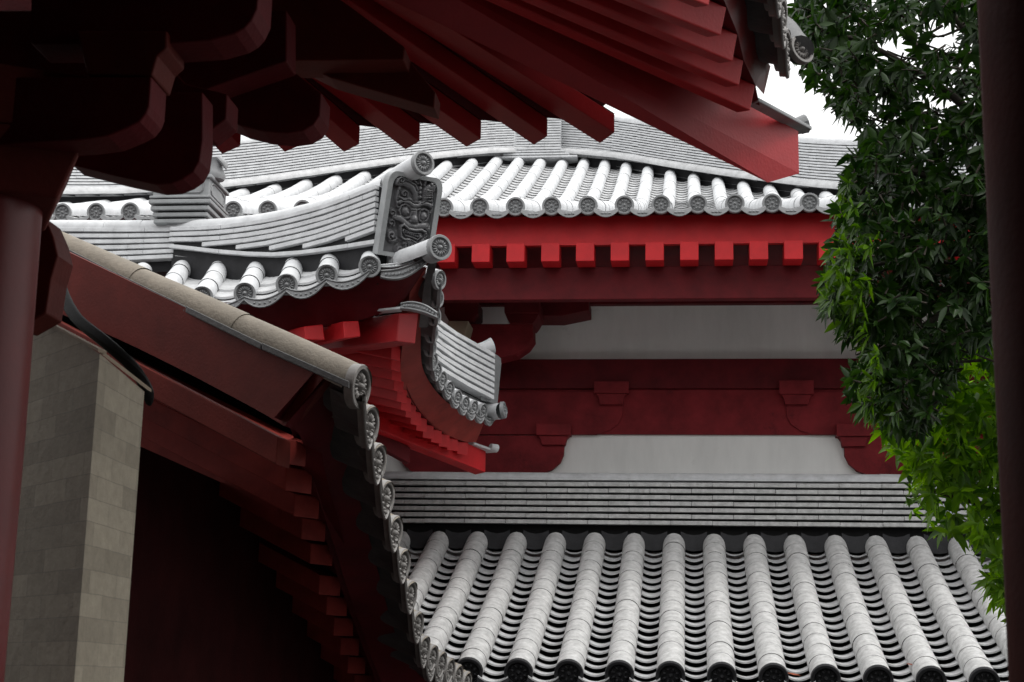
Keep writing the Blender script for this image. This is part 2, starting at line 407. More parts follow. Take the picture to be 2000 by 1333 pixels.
mb = MB(); mb.box(-11, 6.5, WY - .09, WY - .002, zpx(762, WY), zc2 - .010); mb.build('lintel', RED_D, hall, .004)
mb = MB(); mb.box(-11, 6.5, WY - .035, WY - .002, zc3, zpx(762, WY) - .002); mb.build('tie_beam', RED_W, hall)
def relief(poly, Y, t, name, m, par=hall, bev=.005):
    mb = MB(); mb.extrude([at(x, y, Y) for x, y in poly], V((0, t, 0))); return mb.build(name, m, par, bev)
def capital(x0, x1, y0, ym, y1, Yf=WY - .15):
    c = (x0 + x1) / 2; relief([(x0, y0), (x1, y0), (x1, ym), (x0, ym)], Yf, WY - Yf - .003, 'bearing_block', RED_W)
    q = (x1 - x0) / 2; relief([(c - q * .9, ym + .5), (c + q * .9, ym + .5), (c + q * .74, ym + 8), (c + q * .66, y1), (c - q * .66, y1), (c - q * .74, ym + 8)], Yf + .03, WY - Yf - .033, 'bearing_block', RED_W)
for cx in (940, 1812):
    capital(cx + 107, cx + 175, 827, 850, 869); capital(cx - 178, cx - 110, 828, 852, 872)
    capital(cx + 220, cx + 288, 745, 768, 790); capital(cx - 290, cx - 222, 743, 770, 790)
    low = [(cx - 140, 869)] + [(cx - 163, 870), (cx - 162, 890), (cx - 154, 906), (cx - 138, 920), (cx - 112, 930), (cx - 80, 934), (cx + 80, 934), (cx + 112, 928), (cx + 138, 918), (cx + 154, 904), (cx + 161, 888), (cx + 162, 868), (cx + 140, 852), (cx + 140, 851), (cx - 140, 851)]
    relief(low, WY - .075, .072, 'bracket_arm', RED_W)
    mid = [(cx - 276, 788), (cx - 276, 812), (cx - 268, 828), (cx - 250, 841), (cx - 225, 849), (cx + 225, 849), (cx + 250, 841), (cx + 268, 828), (cx + 276, 812), (cx + 276, 788), (cx + 230, 766), (cx - 230, 766)]
    relief(mid, WY - .06, .057, 'bracket_arm', RED_W)
# upper bracket set beside the pavilion roof
relief([(1030, 586), (1150, 584), (1150, 606), (1096, 617), (1030, 617)], 15.35, .44, 'bracket_arm', RED_D)
relief([(985, 587), (1054, 587), (1054, 611), (985, 611)], 14.95, .5, 'bearing_block', RED_D)
relief([(986, 611.5), (1053, 611.5), (1046, 624), (1040, 632), (997, 632), (991, 624)], 15.0, .45, 'bearing_block', RED_D)
relief([(880, 633), (1040, 633), (1041, 660), (1030, 676), (1008, 691), (975, 699), (880, 705)], 15.05, .30, 'bracket_arm', RED_W)
relief([(868, 587), (933, 587), (933, 612), (922, 626), (876, 626), (868, 612)], 14.95, .4, 'bearing_block', RED_D)
relief([(876, 627), (915, 627), (904, 668), (864, 668)], 14.7, .35, 'beam_end', TAN)

# ================================================================== lower gallery roof
low = thing('gallery_roof', 'low grey tiled roof with thick roll tiles and stacked ridge against the white wall', 'roof', (0, 14, 0))
FY = 12.05; TY = 15.2
fx0 = at(915, 1310, FY).x; fx1 = at(1922, 1310, FY).x; fs = (fx1 - fx0) / 10
zf0 = at(1320, 1322, FY).z; zf1 = zpx(1046, TY) - .10
def zF(y):
    t = (y - FY) / (TY - FY); return zf0 + (zf1 - zf0) * t - .05 * math.sin(math.pi * min(max(t, 0), 1))
FX = [fx0 + fs * k for k in range(-4, 16)]
for X in FX:
    P = [V((X, FY + (TY + .06 - FY) * k / 20, zF(FY + (TY + .06 - FY) * k / 20))) for k in range(21)]
    mb = roll_mb(P, .108, .262, seg=16, taper=.972); nx = P[1] - P[0]
    pz = P[1] + Z * .108; mb.ball(pz + V((0, .02, -.006)), .007, .007, .006)
    mb.ball(P[-1] + V((0, -.02, 0)), .099, .09, .099)
    r = mb.build('roll_tile_row', TILE_F, low)
    place(DISC8D, r, V((X, FY - .01, zf0)), V((0, -1, -.42)), scale=1.05)
for X in FX[:-1]:
    mb = MB(); pan_col(mb, X + .075, X + fs - .075, FY - .03, TY, lambda y: zF(y) - .065, .172, .060, .013, .045, 8)
    p = mb.build('pan_tile_row', PAN, low)
    mb = MB(); xm = X + fs / 2
    top = [V((xm + t * .12, FY - .035, zf0 - .03 + .045 * (t * t - 1))) for t in (-1, -.5, 0, .5, 1)]
    mb.loft([q - Z * (.05 + .04 * (1 - abs(-1 + .5 * i))) for i, q in enumerate(top)], top, V((0, .02, 0))); mb.build('drip_tile', DARKT, p)
    mb = MB(); f = [V((xm + t * .125, TY - .03, zf1 - .02 + .035 * (t * t - 1))) for t in (-1, -.5, 0, .5, 1)]
    mb.loft(f, [q + V((0, .06, .16)) for q in f]); mb.loft([q + V((0, -.012, .0)) for q in f], [q + V((0, 0, .022)) for q in f])
    mb.build('ridge_infill', DARKT, p)
mb = MB(); mb.beam(V((FX[0], FY + .05, zf0 - .16)), V((FX[0], TY + .4, zf1 - .15)), V((FX[-1] - FX[0], 0, 0)), V((0, 0, .05))); mb.build('roof_bed', DARKT, low)
mb = MB(); cr = MB(); ry = 15.42; rz = zpx(1029, ry)
rp = [V((FX[0] - .2, ry, rz)), V((FX[-1] + .2, ry, rz))]
courses(mb, rp, Z, .34, 7, .0615, .038, .40, 0, cr)
rd = mb.build('ridge', TILE_F, low, .002); cr.build('ridge_core', BLACK, rd)
mb = MB(); roll_mb([p + Z * (.0615 * 7 + .008) for p in rp], .085, .40, mb, taper=.98, seg=12, a0=0, a1=math.pi); mb.build('cap_roll', TILE, rd)
mb = MB(); mb.box(FX[0], FX[-1], FY + .12, FY + .17, zf0 - .34, zf0 - .16); mb.build('fascia_board', RED, low)
mb = MB(); mb.box(FX[0], FX[-1], FY + 1.2, FY + 1.4, -4, zf0 + .2); mb.build('wall', RED_D, low)

# ================================================================== corner pavilion (middle)
pav = thing('corner_pavilion', 'red pavilion in the middle with upturned tiled corners and an ogre face ridge tile', 'building', (-2.6, 12.3, 0))
def eave(root, D, N, r, L, slope, disc, tmat, pmat, dmat, scale=1, sag=.05, skip=(), pan_len=.35, lip=.06, nofirst=-1):
    for i, (p, n) in enumerate(zip(D, N)):
        if i == nofirst: continue
        n = n.normalized(); b = V((-n.x, -n.y, 0)).normalized() + Z * slope
        P = [p + b * (L * k / 8) + Z * (.04 * (k / 8) ** 2) for k in range(9)]
        o = roll_mb(P, r, .3, seg=14).build('roll_tile_row', tmat, root)
        place(disc, o, p + n * .012, n, scale=scale)
    for i in range(len(D) - 1):
        if i in skip: continue
        PL, LL = (.12, .18) if (nofirst == 0 and i == 0) else (pan_len, L); q1, q2 = (.05, .08) if LL < .3 else (.16, .34)
        a, b_ = D[i], D[i + 1]; n = (N[i] + N[i + 1]).normalized(); bk = V((-n.x, -n.y, 0)).normalized() + Z * slope
        along = b_ - a
        def arc(o, extra=0): return [a + along * t + o + Z * (-.03 - sag * 4 * t * (1 - t) - extra * (.4 + 2.4 * t * (1 - t))) for t in [k / 8 for k in range(9)]]
        mb = MB(); o0 = n * .0
        mb.loft(arc(o0), arc(bk * PL)); mb.loft(arc(bk * PL - Z * .018), arc(o0 - Z * .018))
        mb.loft(arc(bk * q1 + Z * .03), arc(bk * (PL + (.2 if LL > .3 else 0)) + Z * .03)); mb.loft(arc(bk * q1 + Z * .03), arc(bk * q1 + Z * .012))
        mb.loft(arc(bk * q2 + Z * .05), arc(bk * LL + Z * .03)); mb.loft(arc(bk * q2 + Z * .05), arc(bk * q2 + Z * .03))
        q = mb.build('pan_tile_row', pmat, root)
        mb = MB(); f0 = arc(n * .014); f1 = arc(n * .014, lip); k0 = arc(n * -.01); k1 = arc(n * -.01, lip)
        mb.loft(f1, f0); mb.loft(k0, k1); mb.loft(f0, k0); mb.loft(k1, f1)
        mb.tube([p_ + n * .002 for p_ in f0], .007, 5, cap=False); mb.tube([p_ + n * .002 for p_ in f1], .007, 5, cap=False)
        for t in range(2, 7):                                        # scroll relief on the drip lip
            c_ = (f0[t] + f1[t]) / 2 + n * .002; mb.ball(c_, .011, .011, .008, None, 6, 4)
        mb.build('drip_tile', dmat, q)
# front eave, left of the corner
fpx = [(64, 585), (147, 587), (230, 588), (313, 584), (395, 572), (478, 573), (560, 556), (638, 538), (722, 521)]
D = [at(x, y, 10.95 + (722 - x) * .0006) for x, y in fpx]
D[4] = at(395, 580, 11.15); 
N = [V((.18, -1, -.12))] * len(D)
eave(pav, D, N, .080, 1.0, .46, DISC16, TILE, PAN, DISC)
# side eave going away
spx = [(858, 547), (854, 583), (849, 618), (844, 652), (841, 679), (844, 706), (852, 724), (863, 742), (877, 761), (893, 778), (908, 790), (925, 798), (943, 804), (962, 808)]
D2 = [at(x, y, 11.15 + i * .23) for i, (x, y) in enumerate(spx)]
N2 = [V((.9, -.42 + .1 * (i / 13), -.12)) for i in range(14)]
eave(pav, D2, N2, .072, .55, .38, DISC16, TILE, DRIP_C, DISC, scale=.92, sag=.03)
mb = MB(); P = [at(900, 775, 14.5), at(940, 800, 14.25), at(965, 806, 14.1), at(980, 803, 14.05)]
roll_mb(list(reversed(smooth_path(P, 4))), .078, .3, mb, a0=0, a1=2 * math.pi); o = mb.build('corner_roll', TILE, pav); place(DISC16, o, P[-1] + V((.03, .0, .01)), V((.98, -.12, .1)), scale=.95)
# corner roll towards the viewer with its end tile
nh = V((.62, -.78, 0)).normalized()
c0 = at(857, 485, 10.75); P = smooth_path([c0, at(818, 500, 10.9), at(780, 512, 11.15), at(740, 520, 11.5)], 4)
o = roll_mb(P, .086, .5, a0=-.6, a1=math.pi + .6, taper=.97, seg=18).build('corner_roll', TILE, pav)
mb = MB(); mb.tube([c0 - nh * .0 , c0 - nh * .12], [.092, .088], 20, cap=True); mb.build('roll_collar', PLATEM, o)
place(DISC16, o, c0 + nh * .03, nh + V((0, 0, -.05)), scale=1.14)
# curved drip piece between last front roll and the corner roll
def drip_piece(P, hgt, dep, m, name='drip_tile', par=pav):
    Q = smooth_path(P, 5); mb = MB(); bk = V((-.3, 1, 0)).normalized() * dep; n = len(Q)
    lo = [q - Z * hgt * (.55 + .45 * math.sin(math.pi * i / (n - 1))) for i, q in enumerate(Q)]
    mb.loft(lo, Q); mb.loft(Q, [q + bk for q in Q]); mb.loft([q + bk for q in lo], lo); mb.loft([q + bk for q in Q], [q + bk for q in lo])
    for L_ in (Q, lo): mb.tube([q - bk * .1 for q in L_], .008, 6, cap=True)
    mid = [(a + b) / 2 for a, b in zip(Q, lo)]
    for i in range(2, n - 2):
        mb.ball(mid[i] - bk * .05, .014, .010, .011, None, 8, 5)
        if i % 2: mb.tube([mid[i] - bk * .06 + V((.011 * math.cos(a * .8), -.004, .011 * math.sin(a * .8))) for a in range(8)], .003, 4, cap=False)
    return mb.build(name, m, par)
drip_piece([at(744, 530, 10.98), at(775, 527, 10.95), at(805, 517, 10.92), at(835, 500, 10.9)], .075, .05, DISC)
drip_piece([at(744, 519, 11.05), at(775, 516, 11.02), at(808, 508, 10.98)], .02, .1, TILE)
# underside tail below the corner
mb = MB()
T0 = [at(838, 505, 10.95), at(830, 545, 11.1), at(824, 590, 11.3), at(818, 640, 11.6)]; T1 = [at(850, 515, 10.95), at(843, 550, 11.1), at(841, 590, 11.3), at(834, 640, 11.6)]
mb.loft(T0, T1, V((0, .06, .02))); mb.build('corner_flashing', DRIP_C, pav)
# fascias
A_ = [at(x, y, Y) for x, y, Y in ((40, 600, 11.35), (230, 605, 11.25), (395, 592, 11.2), (478, 590, 11.15), (560, 575, 11.1), (640, 558, 11.08), (722, 542, 11.05), (790, 532, 11.0), (832, 520, 11.0))]
B_ = [at(x, y, Y) for x, y, Y in ((40, 660, 11.6), (230, 662, 11.55), (395, 658, 11.5), (478, 652, 11.45), (560, 645, 11.4), (640, 637, 11.38), (715, 622, 11.3), (765, 604, 11.25), (800, 570, 11.2))]
mb = MB(); mb.loft(B_, A_, V((0, .06, .01))); mb.build('fascia_board', RED_D, pav)
A2 = [at(x, y, Y) for x, y, Y in ((834, 520, 11.02), (826, 560, 11.3), (824, 600, 11.5), (822, 650, 11.8), (822, 690, 12.0), (826, 720, 12.3), (842, 752, 12.75), (866, 780, 13.1), (890, 798, 13.4), (912, 810, 13.7), (930, 818, 13.95), (944, 830, 14.15))]
B2 = [at(x, y, Y) for x, y, Y in ((800, 572, 11.2), (796, 610, 11.5), (790, 640, 11.6), (786, 676, 11.8), (782, 715, 12.1), (786, 755, 12.45), (806, 790, 12.85), (826, 815, 13.2), (850, 838, 13.5), (880, 853, 13.8), (908, 863, 14.05), (930, 864, 14.25))]
mb = MB(); mb.loft(smooth_path(A2, 3), smooth_path(B2, 3), V((-.05, 0, .02))); mb.build('fascia_board', RED_F, pav)
mb = MB(); mb.loft([q + V((-.06, .0, .02)) for q in A2[5:]], [q + V((-.8, -.3, .26)) for q in A2[5:]]); mb.build('roof_bed', DARKT, pav)
# side rafters
rpx = [(768, 690), (768, 711), (769, 731), (773, 752), (779, 773), (787, 790), (796, 804), (806, 818), (817, 830), (830, 844), (846, 853), (861, 861), (877, 868), (897, 876)]
for i, (x, y) in enumerate(rpx):
    Y = 11.75 + i * .175; p = at(x - 4, y + 11, Y)
    an = .42 + .026 * i; d = V((-math.cos(an) * 1.3, math.sin(an) * 1.3, .34))
    wv = V((math.sin(an), math.cos(an), 0)) * .125
    mb = MB(); mb.beam(p, p + d, wv, Z * .118); mb.build('rafter', RED, pav, .004)
mb = MB(); q0 = [at(x + 9, y - 14, 11.8 + i * .175) for i, (x, y) in enumerate(rpx)]
mb.loft([q + V((.03, .05, -.01)) for q in q0], [q + V((-1.3, .6, .42)) for q in q0]); mb.build('soffit', RED_D, pav)
# far hip beam
mb = MB(); e0 = at(948, 923, 14.45); s0 = at(640, 800, 12.7)
mb.beam(s0, e0, at(948, 923, 14.45) - at(968, 918, 14.3), Z * .20)
mb.build('hip_beam', RED, pav, .006)
mb = MB(); a = at(925, 868, 14.25); b = at(970, 884, 14.45)
mb.beam(a, b, V((-.10, .06, 0)), Z * .02); mb.tube([at(958, 875, 14.4) + Z * .01, b + Z * .035], [.03, .04], 10); mb.build('beam_cap_tile', TILE, pav)
mb = MB(); mb.beam(at(700, 850, 13.2), at(800, 905, 13.7), V((-.05, .1, 0)), Z * .14); mb.build('bracket_arm', RED_D, pav, .006)
# near hip beam with end, two stout rafter ends
mb = MB()
mb.hexa([at(775, 667, 11.25), at(811, 672, 11.4), at(640, 700, 12.3), at(590, 690, 12.2)], [at(780, 612, 11.25), at(818, 612, 11.4), at(640, 640, 12.3), at(590, 640, 12.2)])
mb.build('hip_beam', RED_H, pav, .008)
for (x0, y0, x1, y1, xm, ym0, ym1) in ((586, 637, 631, 668, 594, 638, 664), (648, 630, 701, 661, 670, 628, 662)):
    m0, m1, r0, r1 = at(xm, ym0, 11.2), at(xm + 3, ym1, 11.2), at(x1, y0 - 3, 11.27), at(x1 + 4, y1 - 3, 11.27); bk = V((-.42, .55, .06))
    mb = MB(); mb.hexa([m1, r1, r1 + bk, m1 + bk], [m0, r0, r0 + bk, m0 + bk]); mb.build('rafter', RED, pav, .008)
mb = MB(); mb.loft([at(560, 640, 11.6), at(640, 632, 11.55), at(720, 622, 11.5), at(790, 600, 11.5)], [at(560, 655, 12.6), at(640, 655, 12.6), at(720, 650, 12.5), at(790, 640, 12.3)]); mb.build('soffit', RED_D, pav)
drip_piece([at(783, 594, 11.0), at(805, 591, 10.95), at(830, 597, 10.9), at(854, 612, 10.85)], .055, .07, DISC, 'beam_cap_tile')
mb = MB(); mb.beam(at(728, 609, 11.3), at(785, 603, 11.02), V((-.02, .1, 0)), Z * .016); mb.build('beam_cap_tile', TILE, pav)
# the ridge that curves up to the ogre plate
rid = [(352, 492, 441, 12.3), (400, 497, 440, 12.18), (450, 503, 437, 12.05), (500, 507, 431, 11.93), (550, 509, 423, 11.8), (600, 506, 411, 11.66), (650, 500, 398, 11.5), (700, 493, 380, 11.33), (757, 484, 358, 11.15)]
top = smooth_path([at(x, yt, Y) for x, yb, yt, Y in rid], 3); bot = smooth_path([at(x, yb, Y) for x, yb, yt, Y in rid], 3)
mb = MB(); cr = MB(); pt = .0465; th = .034
def strip(P, tl, w, th, jitter=0):
    Q = resample(P, tl)
    for i in range(len(Q) - 1):
        a, b = Q[i], Q[i + 1]
        if jitter:
            a = a.lerp(b, .5) if i else a; b = b if i + 2 >= len(Q) else b.lerp(Q[i + 2], .5)
        d = b - a; g = d.normalized() * .0013; a = a + g; b = b - g; s = V((d.y, -d.x, 0)).normalized() * w / 2
        mb.hexa([a - s, a + s, b + s, b - s], [a - s + Z * th, a + s + Z * th, b + s + Z * th, b - s + Z * th])
for c_ in range(6 + 6):
    P = [];
    for t_, b_ in zip(top, bot):
        q = V((t_.x, t_.y, t_.z - .075 - c_ * pt))
        if q.z > b_.z + .045: P.append(q)
        elif P: P.append(None)
    P = [q for q in P if q is not None]
    if len(P) > 2: strip(P, .30, .24, th, c_ % 2)
strip(bot, .30, .28, .032)
for i in range(len(top) - 1):
    a0, a1, b0, b1 = top[i], top[i + 1], bot[i], bot[i + 1]; s = V((a1.y - a0.y, -(a1.x - a0.x), 0)).normalized() * .085
    cr.hexa([b0 - s - Z * .3, b0 + s - Z * .3, b1 + s - Z * .3, b1 - s - Z * .3], [a0 - s - Z * .05, a0 + s - Z * .05, a1 + s - Z * .05, a1 - s - Z * .05])
pr_ = mb.build('hip_ridge', TILE, pav, .003); cr.build('ridge_core', DARKT, pr_)
mb = MB(); roll_mb([q - Z * .03 for q in top], .078, .34, mb, taper=.985, a0=-.1, a1=math.pi + .1, seg=14); mb.build('cap_roll', TILE, pr_)
mb = MB(); roll_mb([q + V((.0, -.06, -.06)) for q in bot], .035, .3, mb, taper=.98); mb.build('base_roll', PAN, pr_)
# straight ridge to the left of the pedestal
lt = [at(x, y, Y) for x, y, Y in ((352, 441, 12.3), (250, 442, 12.35), (130, 441, 12.4), (0, 441, 12.45))]
mb = MB(); cr = MB()
for c_ in range(6):
    P = [V((q.x, q.y + .03, q.z - .075 - c_ * .046 - i * .004 * c_)) for i, q in enumerate(lt)]
    strip(P, .30, .24, .033, c_ % 2)
for a, b in zip(lt, lt[1:]): cr.beam(a - Z * .4, b - Z * .4, V((0, .14, 0)), Z * .36)
l_ = mb.build('main_ridge', TILE, pav, .003); cr.build('ridge_core', DARKT, l_)
mb = MB(); roll_mb([q - Z * .03 for q in lt], .078, .34, mb, taper=.985); mb.build('cap_roll', TILE, l_)
# pedestal with panelled box, finial and leaf
mb = MB(); pc = at(358, 400, 12.3); ax = (V((1, 0, 0)) + V((0, -.0, 0))).normalized(); ay = V((0, 1, 0))
def pbox(mb, hw, z0, z1, hd=None):
    hd = hd or hw; c = V((pc.x + .02, pc.y + .1, 0)); mb.box(c.x - hw, c.x + hw, c.y - hd, c.y + hd, z0, z1)
zb0 = zpx(432, 12.3) ; zq = [at(360, y, 12.1).z for y in (428, 416, 405, 394, 384, 340)]
for i, (a, hw) in enumerate(((430, .225), (418, .235), (406, .25), (394, .265))):
    z_ = at(360, a, 12.1).z; pbox(mb, hw, z_, z_ + .034, hw)
z5 = at(360, 383, 12.1).z; z6 = at(360, 338, 12.1).z
pbox(mb, .24, z5, z6 - .03); pbox(mb, .262, z6 - .028, z6); pbox(mb, .262, z5 - .002, z5 + .02)
pd = mb.build('ridge_pedestal', PLATEM, pav, .006)
mb = MB(); pbox(mb, .2, zq[0], z5 - .003); mb.build('pedestal_core', DARKT, pd)
mb = MB(); c_ = V((pc.x + .02, pc.y + .1 - .24, 0))
fr = [(-.19, 0), (-.19, .075), (-.165, .1), (-.14, .095), (-.12, .115), (.12, .115), (.14, .095), (.165, .1), (.19, .075), (.19, 0), (.165, -.03), (-.165, -.03), (-.19, 0)]
zz = (z5 + z6) / 2 - .03
mb.tube([c_ + V((x, -.002, zz + y * .75)) for x, y in fr], .008, 6, V((0, -1, 0)), cap=False)
c2 = V((pc.x + .02 + .24, pc.y + .1, 0)); mb.tube([c2 + V((.002, x, zz + y * .75)) for x, y in fr], .008, 6, V((1, 0, 0)), cap=False)
mb.build('panel_moulding', DISC, pd)
mb = MB(); fb = V((at(418, 330, 12.25).x, 12.3, z6)); mb.tube([fb + Z * h for h in (0, .03, .06, .1, .14, .18)], [.075, .085, .08, .06, .055, .07], 16)
mb.tube([fb + V((-.02, 0, .16)), fb + V((.05, -.03, .17)), fb + V((.09, -.04, .12)), fb + V((.1, -.04, .08))], [.03, .05, .045, .01], 10, flat=.5); mb.build('finial', DISC, pd)

# ogre plate: relief modelled as a height field on a leaning slab
n_h = V((.55, -.835, 0)).normalized(); u_ = V((.835, .55, 0)); lean = math.radians(17)
v_ = (Z * math.cos(lean) + n_h * math.sin(lean)).normalized(); n_ = u_.cross(v_).normalized()
if n_.dot(n_h) < 0: n_ = -n_
org = at(735, 497, 11.0); PW = (at(838, 497, 11.0).x - org.x) / .90; PH = (at(765, 345, 11).z - org.z) / math.cos(lean) * 1.0
def seg_d(px, py, a, b):
    dx, dy = b[0] - a[0], b[1] - a[1]; L2 = dx * dx + dy * dy or 1
    t = max(0, min(1, ((px - a[0]) * dx + (py - a[1]) * dy) / L2)); return math.hypot(px - a[0] - t * dx, py - a[1] - t * dy)
BL = []  # (kind, data, radius, height)
def blob(x, y, r, h, ry=None): BL.append(('b', (x, y, r, ry or r), h))
def line(pts, r, h): BL.append(('l', (pts, r), h))
def spiral(x, y, r, turns=1.6, a0=0, sgn=1, h=.8):
    line([(x + r * (1 - k / 20) * math.cos(a0 + sgn * turns * 2 * math.pi * k / 20), y + r * (1 - k / 20) * math.sin(a0 + sgn * turns * 2 * math.pi * k / 20)) for k in range(18)], r * .23, h)
    blob(x, y, r * 1.25, h * .45)
blob(480, 620, 170, .45, 250); blob(470, 830, 140, .5, 90)
blob(410, 655, 44, 1.0); blob(428, 668, 15, 1.25); line([(355, 650), (372, 612), (410, 600), (452, 622), (470, 660), (450, 700), (405, 712), (368, 692), (355, 650)], 9, .85)
blob(578, 692, 42, 1.0); blob(588, 696, 15, 1.25); line([(535, 690), (545, 650), (580, 640), (615, 655), (622, 690), (605, 725), (570, 735), (540, 720), (535, 690)], 9, .85)
line([(492, 620), (494, 700)], 22, 1.0); blob(490, 716, 42, 1.35); blob(456, 735, 20, 1.0); blob(522, 742, 20, 1.0)
line([(345, 590), (385, 572), (440, 585), (480, 612), (520, 615), (560, 598), (610, 605), (640, 622)], 15, 1.05)
line([(350, 545), (390, 560), (440, 560), (490, 585), (540, 590), (590, 575), (640, 588)], 11, .9)
line([(470, 640), (510, 645), (540, 640)], 9, .9)
for y in (488, 520, 552): blob(532, y, 22, 1.15, 20)
line([(575, 560), (580, 510), (610, 490), (645, 500), (660, 470)], 24, 1.0)
for k in range(5): line([(566 + k * 3, 560 - k * 14), (640, 560 - k * 12)], 5, 1.15)
line([(570, 470), (590, 430), (625, 440), (655, 460)], 10, .9); blob(635, 470, 22, 1.1)
line([(335, 400), (370, 440), (350, 500), (345, 560)], 10, .85)
line([(335, 430), (400, 440), (460, 470), (495, 520), (500, 560)], 24, .95)
line([(380, 400), (440, 425), (495, 460), (515, 500)], 9, .9); line([(410, 390), (465, 410), (520, 455)], 8, .85); line([(440, 388), (500, 410), (540, 460)], 8, .8); line([(475, 400), (530, 425), (550, 470)], 7, .75)
spiral(375, 415, 32, 1.5, 2.4, 1, 1.0); spiral(398, 522, 30, 1.5, .6, -1, 1.05)
line([(345, 500), (330, 560), (335, 620), (350, 625)], 8, .8); line([(640, 560), (650, 620), (640, 670), (628, 665)], 7, .8)
line([(315, 705), (360, 712), (400, 738), (440, 765), (500, 775), (550, 765), (600, 762), (632, 785)], 22, 1.0)
line([(365, 772), (395, 757), (440, 788), (500, 795), (560, 790), (600, 805), (603, 840), (570, 868), (540, 895), (500, 885), (450, 868), (400, 868), (368, 850), (362, 800), (365, 772)], 10, 1.15)
line([(392, 790), (440, 812), (500, 818), (560, 818), (570, 838), (530, 862), (470, 848), (410, 838), (392, 810), (392, 790)], 6, .95)
for k in range(7): blob(412 + k * 19, 815 + k * 4, 10, 1.05, 12)
for k in range(6): blob(424 + k * 19, 836 + k * 4, 8, 1.0, 8)
blob(386, 806, 14, 1.2, 22); blob(548, 838, 15, 1.25, 22)
line([(400, 895), (450, 885), (500, 905), (560, 900)], 13, .9)
spiral(295, 672, 30, 1.4, 1, -1); spiral(285, 750, 32, 1.4, 1, -1); spiral(290, 848, 46, 1.5, .4, 1); spiral(372, 952, 48, 1.5, -.4, 1); spiral(610, 830, 24, 1.3, 2, 1); spiral(598, 895, 22, 1.3, 2, 1); spiral(625, 760, 18, 1.3, 2, 1); spiral(560, 930, 28, 1.3, 2, -1)
line([(420, 900), (430, 950), (410, 990)], 11, .8); line([(450, 900), (462, 950), (470, 1000)], 9, .75); line([(480, 905), (492, 950), (512, 990)], 11, .85); line([(310, 880), (300, 900), (270, 895)], 10, .6)
def height(px, py):
    h = 0
    for kind, d, hh in BL:
        if kind == 'b':
            x, y, rx, ry = d; q = ((px - x) / rx) ** 2 + ((py - y) / ry) ** 2
            if q < 1: h = max(h, hh * math.sqrt(1 - q))
        else:
            pts, r = d
            if px < min(p[0] for p in pts) - r or px > max(p[0] for p in pts) + r or py < min(p[1] for p in pts) - r or py > max(p[1] for p in pts) + r: continue
            dd = min(seg_d(px, py, a, b) for a, b in zip(pts, pts[1:]))
            if dd < r: h = max(h, hh - .28 + .28 * math.sqrt(1 - (dd / r) ** 2) + .0)
            elif dd < r * 1.5 and h > hh - .3: h = min(h, hh - .32)
    return h
GU, GV = 100, 130; rows = []
def outline(v):                                     # half-width factor of the rounded-top slab at height v
    if v > .86: return math.sqrt(max(0, 1 - ((v - .86) / .14) ** 2)) * .14 + .36
    return .5
for j in range(GV + 1):
    v = .04 + .90 * j / GV; row = []
    for i in range(GU + 1):
        a = i / GU; bb = (v - .04) / .90
        px = 200 + 120 * bb * 1.0 + a * 420; py = 985 - 610 * bb + a * 90 * bb
        px = 205 + 115 * bb + a * (430 - 60 * bb)
        hgt = height(px, py); edge = min(a, 1 - a, .5) * 2
        if edge < .12: hgt *= edge / .12
        uu = .5 + (a - .5) * .80 * (outline(v) / .5)
        row.append(org + u_ * PW * uu + v_ * PH * v + n_ * (-.012 + .052 * hgt))
    rows.append(row)
mb = MB(); mb.grid(rows)
slab = MB(); pts = [(0.0, 0), (1.0, 0), (1.0, .86)] + [(.5 + .36 + .14 * math.cos(t * math.pi / 12), .86 + .14 * math.sin(t * math.pi / 12)) for t in range(1, 7)] + [(.14 - .14 * math.sin(t * math.pi / 12), .86 + .14 * math.cos(t * math.pi / 12)) for t in range(0, 7)]
P_out = [org + u_ * PW * a + v_ * PH * b for a, b in pts]
inn = [(.09 + a * .82, .05 + b * .90) for a, b in pts]; P_in = [org + u_ * PW * a + v_ * PH * b for a, b in inn]
n0 = len(pts)
fr_ = [p + n_ * .022 for p in P_out]; fi_ = [p + n_ * .022 for p in P_in]; fd = [p - n_ * .014 for p in P_in]; bk_ = [p - n_ * .085 for p in P_out]
slab.add(fr_ + fi_, [(i, (i + 1) % n0, n0 + (i + 1) % n0, n0 + i) for i in range(n0)])
slab.add(fi_ + fd, [(i, (i + 1) % n0, n0 + (i + 1) % n0, n0 + i) for i in range(n0)]); slab.add(fd, [tuple(range(n0))])
slab.add(bk_ + fr_, [(i, (i + 1) % n0, n0 + (i + 1) % n0, n0 + i) for i in range(n0)]); slab.add(bk_, [tuple(range(n0 - 1, -1, -1))])
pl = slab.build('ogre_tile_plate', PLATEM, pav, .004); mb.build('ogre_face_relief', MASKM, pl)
# short roll with end tile above the plate
c1 = at(827, 319, 10.85); P = smooth_path([c1, at(790, 340, 11.0), at(755, 362, 11.2)], 4)
o = roll_mb(P, .084, .6, a0=0, a1=2 * math.pi, taper=.97, seg=20).build('finial_roll', TILE, pav); place(DISC16, o, c1 + nh * .012, nh + V((.1, 0, .0)), scale=1.12)
